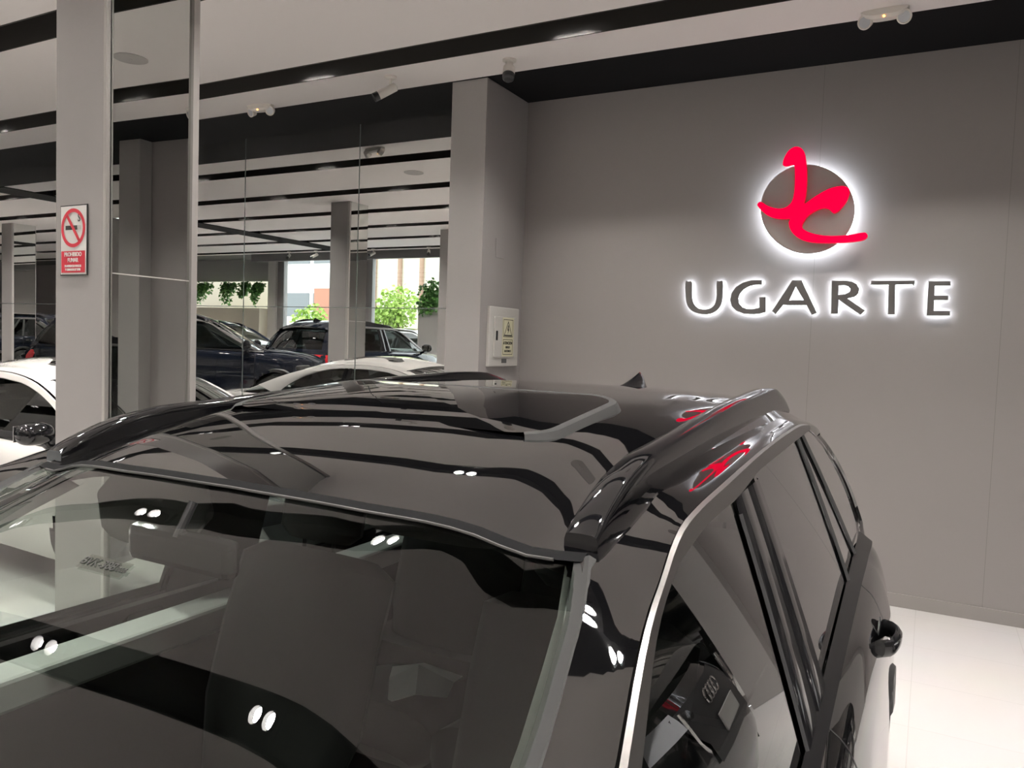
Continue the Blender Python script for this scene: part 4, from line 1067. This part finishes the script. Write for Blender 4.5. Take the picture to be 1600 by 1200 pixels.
            for k in range(11):
                q = -1 + k / 5; f = (1 - abs(q) ** 4) ** .5 if abs(q) < 1 else 0.15
                rw.append([(.085 * f * math.cos(a), .165 * q, .009 * math.sin(a)) for a in [2 * PI * j / 14 for j in range(14)]])
            m_ = MB().grid(rw, closed=True); m_.cap(rw[0]); m_.cap(rw[-1]); o_ = m_.build('sun_visor', MT['liner'], R_)
            yv = s * .36
            o_.location = (xh - .07, yv, roofz(sp, xh - .07, yv) - (.13 if dn else .05)); o_.rotation_euler = (0, 1.25 if dn else .35, 0)
        # dashboard
        xd = W[-1][0] - .02; zd_ = W[-1][2] - .01; rw = []
        for X, z in ((xd + .12, zd_ - .02), (xd - .1, zd_ + .0), (xd - .32, zd_ - .02), (xd - .42, zd_ - .07), (xd - .44, zd_ - .25), (xd - .40, zf)):
            rw.append([(X - .06 * v * v, v * .74, z - .02 * v * v) for v in [-1 + j / 8 for j in range(17)]])
        MB().grid(rw).build('dashboard', MT['inter'], R_)
        MB().box(-2.3 if sp['hatch'] else -1.9, -.75, zf - .05, xd, .75, zf - .02).build('cabin_floor', MT['inter'], R_, smooth=False)
        # steering wheel on the left-hand side
        c = Vector((xd - .62, .38, zd_ - .10)); ax = Vector((.9, 0, -.42)).normalized(); a = Vector((0, 1, 0)); b = ax.cross(a)
        sw = MB().tube([c + a * .185 * math.cos(t) + b * .185 * math.sin(t) for t in [2 * PI * k / 32 for k in range(33)]], .015, 8, caps=False)
        sw.tube([c - a * .18, c, c + a * .18], .016, 8).tube([c, c - b * .18], .016, 8).lathe(c - ax * .02, ax, [(0, .06), (.03, .075), (.06, .06)], 16)
        sw.build('steering_wheel', MT['inter'], R_)
        # seats
        def seat(X, Y, wd=.25):
            o_ = empty('seat', (X, Y, 0)); o_.parent = R_; zz = hz
            def pad(pts, nm, w_, th):
                rw = []
                for k, (x, z) in enumerate(pts):
                    p0 = Vector((pts[max(k - 1, 0)][0], 0, pts[max(k - 1, 0)][1])); p1 = Vector((pts[min(k + 1, len(pts) - 1)][0], 0, pts[min(k + 1, len(pts) - 1)][1]))
                    t = (p1 - p0).normalized(); nn_ = Vector((-t.z, 0, t.x)); f = .75 if k in (0, len(pts) - 1) else 1.0
                    rw.append([Vector((x, 0, z)) + Vector((0, w_ * f * math.cos(q), 0)) * 1 + nn_ * th * f * math.sin(q) * (1 + .25 * abs(math.cos(q))) for q in [2 * PI * j / 20 for j in range(20)]])
                m_ = MB().grid(rw, closed=True); m_.cap(rw[0]); m_.cap(rw[-1]); return m_.build(nm, MT['seat'], o_)
            pad([(.28, zf + .16 + zz * .5), (.24, zf + .2 + zz * .5), (0, zf + .17 + zz * .5), (-.22, zf + .15 + zz * .5)], 'cushion', wd, .09)
            pad([(-.20, zf + .2 + zz * .5), (-.27, .85 + zz), (-.33, 1.05 + zz), (-.39, 1.2 + zz), (-.405, 1.23 + zz)], 'backrest', wd, .075)
            pad([(-.40, 1.265 + zz), (-.405, 1.29 + zz), (-.425, 1.38 + zz), (-.435, 1.42 + zz), (-.437, 1.435 + zz)], 'headrest', .13, .05)
            MB().tube([(-.395, -.05, 1.2 + zz), (-.40, -.05, 1.3 + zz)], .006, 6).tube([(-.395, .05, 1.2 + zz), (-.40, .05, 1.3 + zz)], .006, 6).build('headrest_posts', MT['inter'], o_)
        seat(.10, .38); seat(.10, -.38); seat(-.78, .42, .27); seat(-.78, -.42, .27); seat(-.78, 0, .18)
        # interior mirror
        m_ = MB(); xm = xh + .15; zm = roofz(sp, xh, 0) - .105
        m_.box(xm - .015, -.115, zm - .03, xm + .015, .115, zm + .03); m_.build('interior_mirror', MT['gloss'], R_, smooth=False, bevel=.012)
        MB().tube([(xm + .01, 0, zm + .02), (xm - .02, 0, zm + .07)], .007).build('mirror_stalk', MT['plast'], R_)
    return R_


XC, YC = -1.006, 1.25
hero = make_car(SUV, 'suv', 'glossy black SUV filling the foreground with sunroof, roof rails and bright window line', None, (XC, YC, 0), -PI / 2, 'paint', winmat='clear')
# papers left on the back seat and a number sticker on the windscreen
o = MB().grid([[(-.56, -.34, .735), (-.60, -.27, .76), (-.68, -.21, .735)], [(-.66, -.41, .755), (-.70, -.33, .80), (-.75, -.23, .75)], [(-.77, -.48, .735), (-.79, -.37, .765), (-.83, -.25, .735)]]).build('folded_paper', MT['paper'], None, smooth=False, solid=.002)
o.location = (XC, YC, 0); o.rotation_euler = (0, 0, -PI / 2); tag(o, 'folded white papers lying on the back seat of the foreground car', 'paper')
wcar = make_car(SED, 'coupe', 'white coupe with dark sunroof parked left of the column, facing right', None, (-6.12, 4.05, 0), math.radians(-2.5), 'white', winmat='dark', trim='white')
wcar.scale = (1.04, 1.0, 1.075)
S1 = make_car(SUV, 'suv', 'blue-black SUV parked diagonally beyond the white coupe in the mirror wall', 'dark SUVs parked on the dais', (-10.96, 3.31, .38), math.radians(-42), 'paint2')
S1.scale = (.95, 1.0, 1.05)
for loc, rz, s, lb in (((-10.9, -1.1, .38), math.radians(-91), (.93, 1, 1.04), 'dark SUV seen from behind in the mirror wall beside the ivy planter'),
                       ((-15.95, -1.6, .38), 0.0, (1, 1, 1.03), 'dark SUV parked under the ivy ledge, half hidden by the blue-black SUV'),
                       ((-21.6, -1.0, .38), 0.0, (1, 1, 1.06), 'dark SUV farthest left in the mirror wall with a red tail lamp'),
                       ((-19.95, 1.35, .38), 0.0, (1, 1, 1.02), 'dark SUV beside the far column at the left edge of the mirror wall')):
    c = copy_tree(S1); c.location = loc; c.rotation_euler = (0, 0, rz); c.scale = s; c['label'] = lb
aud = make_car(SUV, 'suv', 'black SUV with four linked rings on its grille, to the right of the foreground car', None, (3.22, 3.80, 0), PI, 'paint', cabin=False, winmat='dark', emblem=True)
W1 = make_car(SUV, 'suv', 'white SUV parked outside the second street window', 'white cars parked in the street', (-13.6, -7.2, .42), .1, 'white', cabin=False, winmat='dark')
c = copy_tree(W1); c.location = (-19.6, -7.6, .42); c.rotation_euler = (0, 0, 3.2); c['label'] = 'white SUV parked outside the first street window'

bpy.context.view_layer.update()
wsc = [c for c in hero.children if c.name.startswith('windscreen') and 'seal' not in c.name and 'trim' not in c.name][0]
def hit(x, y):
    inv = hero.matrix_world.inverted(); a = inv @ Vector((0, 0, HC)); d = (inv.to_3x3() @ px(x, y)).normalized()
    ok, p, n, i = wsc.ray_cast(a, d); return p if ok else None
A_, B_, C_ = hit(135, 878), hit(195, 893), hit(165, 905)
if A_ and B_ and C_:
    ux = (B_ - A_).normalized(); nz = ux.cross((C_ - A_)).normalized()
    if nz.z < 0: nz = -nz
    uy = nz.cross(ux); cc = (A_ + B_) / 2; L = (B_ - A_).length
    o = polymesh('windscreen_sticker', [[(-L * .55, -L * .16), (L * .55, -L * .16), (L * .55, L * .16), (-L * .55, L * .16)]], .0003, MT['sticker'], lambda u, v, w_: cc + ux * u + uy * v + nz * (w_ + .002), hero)
    text('lettering', 'BVK-388', L * .24, MT['signk'], lambda u, v, w_: cc + ux * (u - L * .14) + uy * v + nz * (w_ + .0026), o, bold=.0002)
    text('lettering', '8-7/2026', L * .13, MT['signk'], lambda u, v, w_: cc + ux * (u + L * .36) + uy * (v - L * .02) + nz * (w_ + .0026), o)
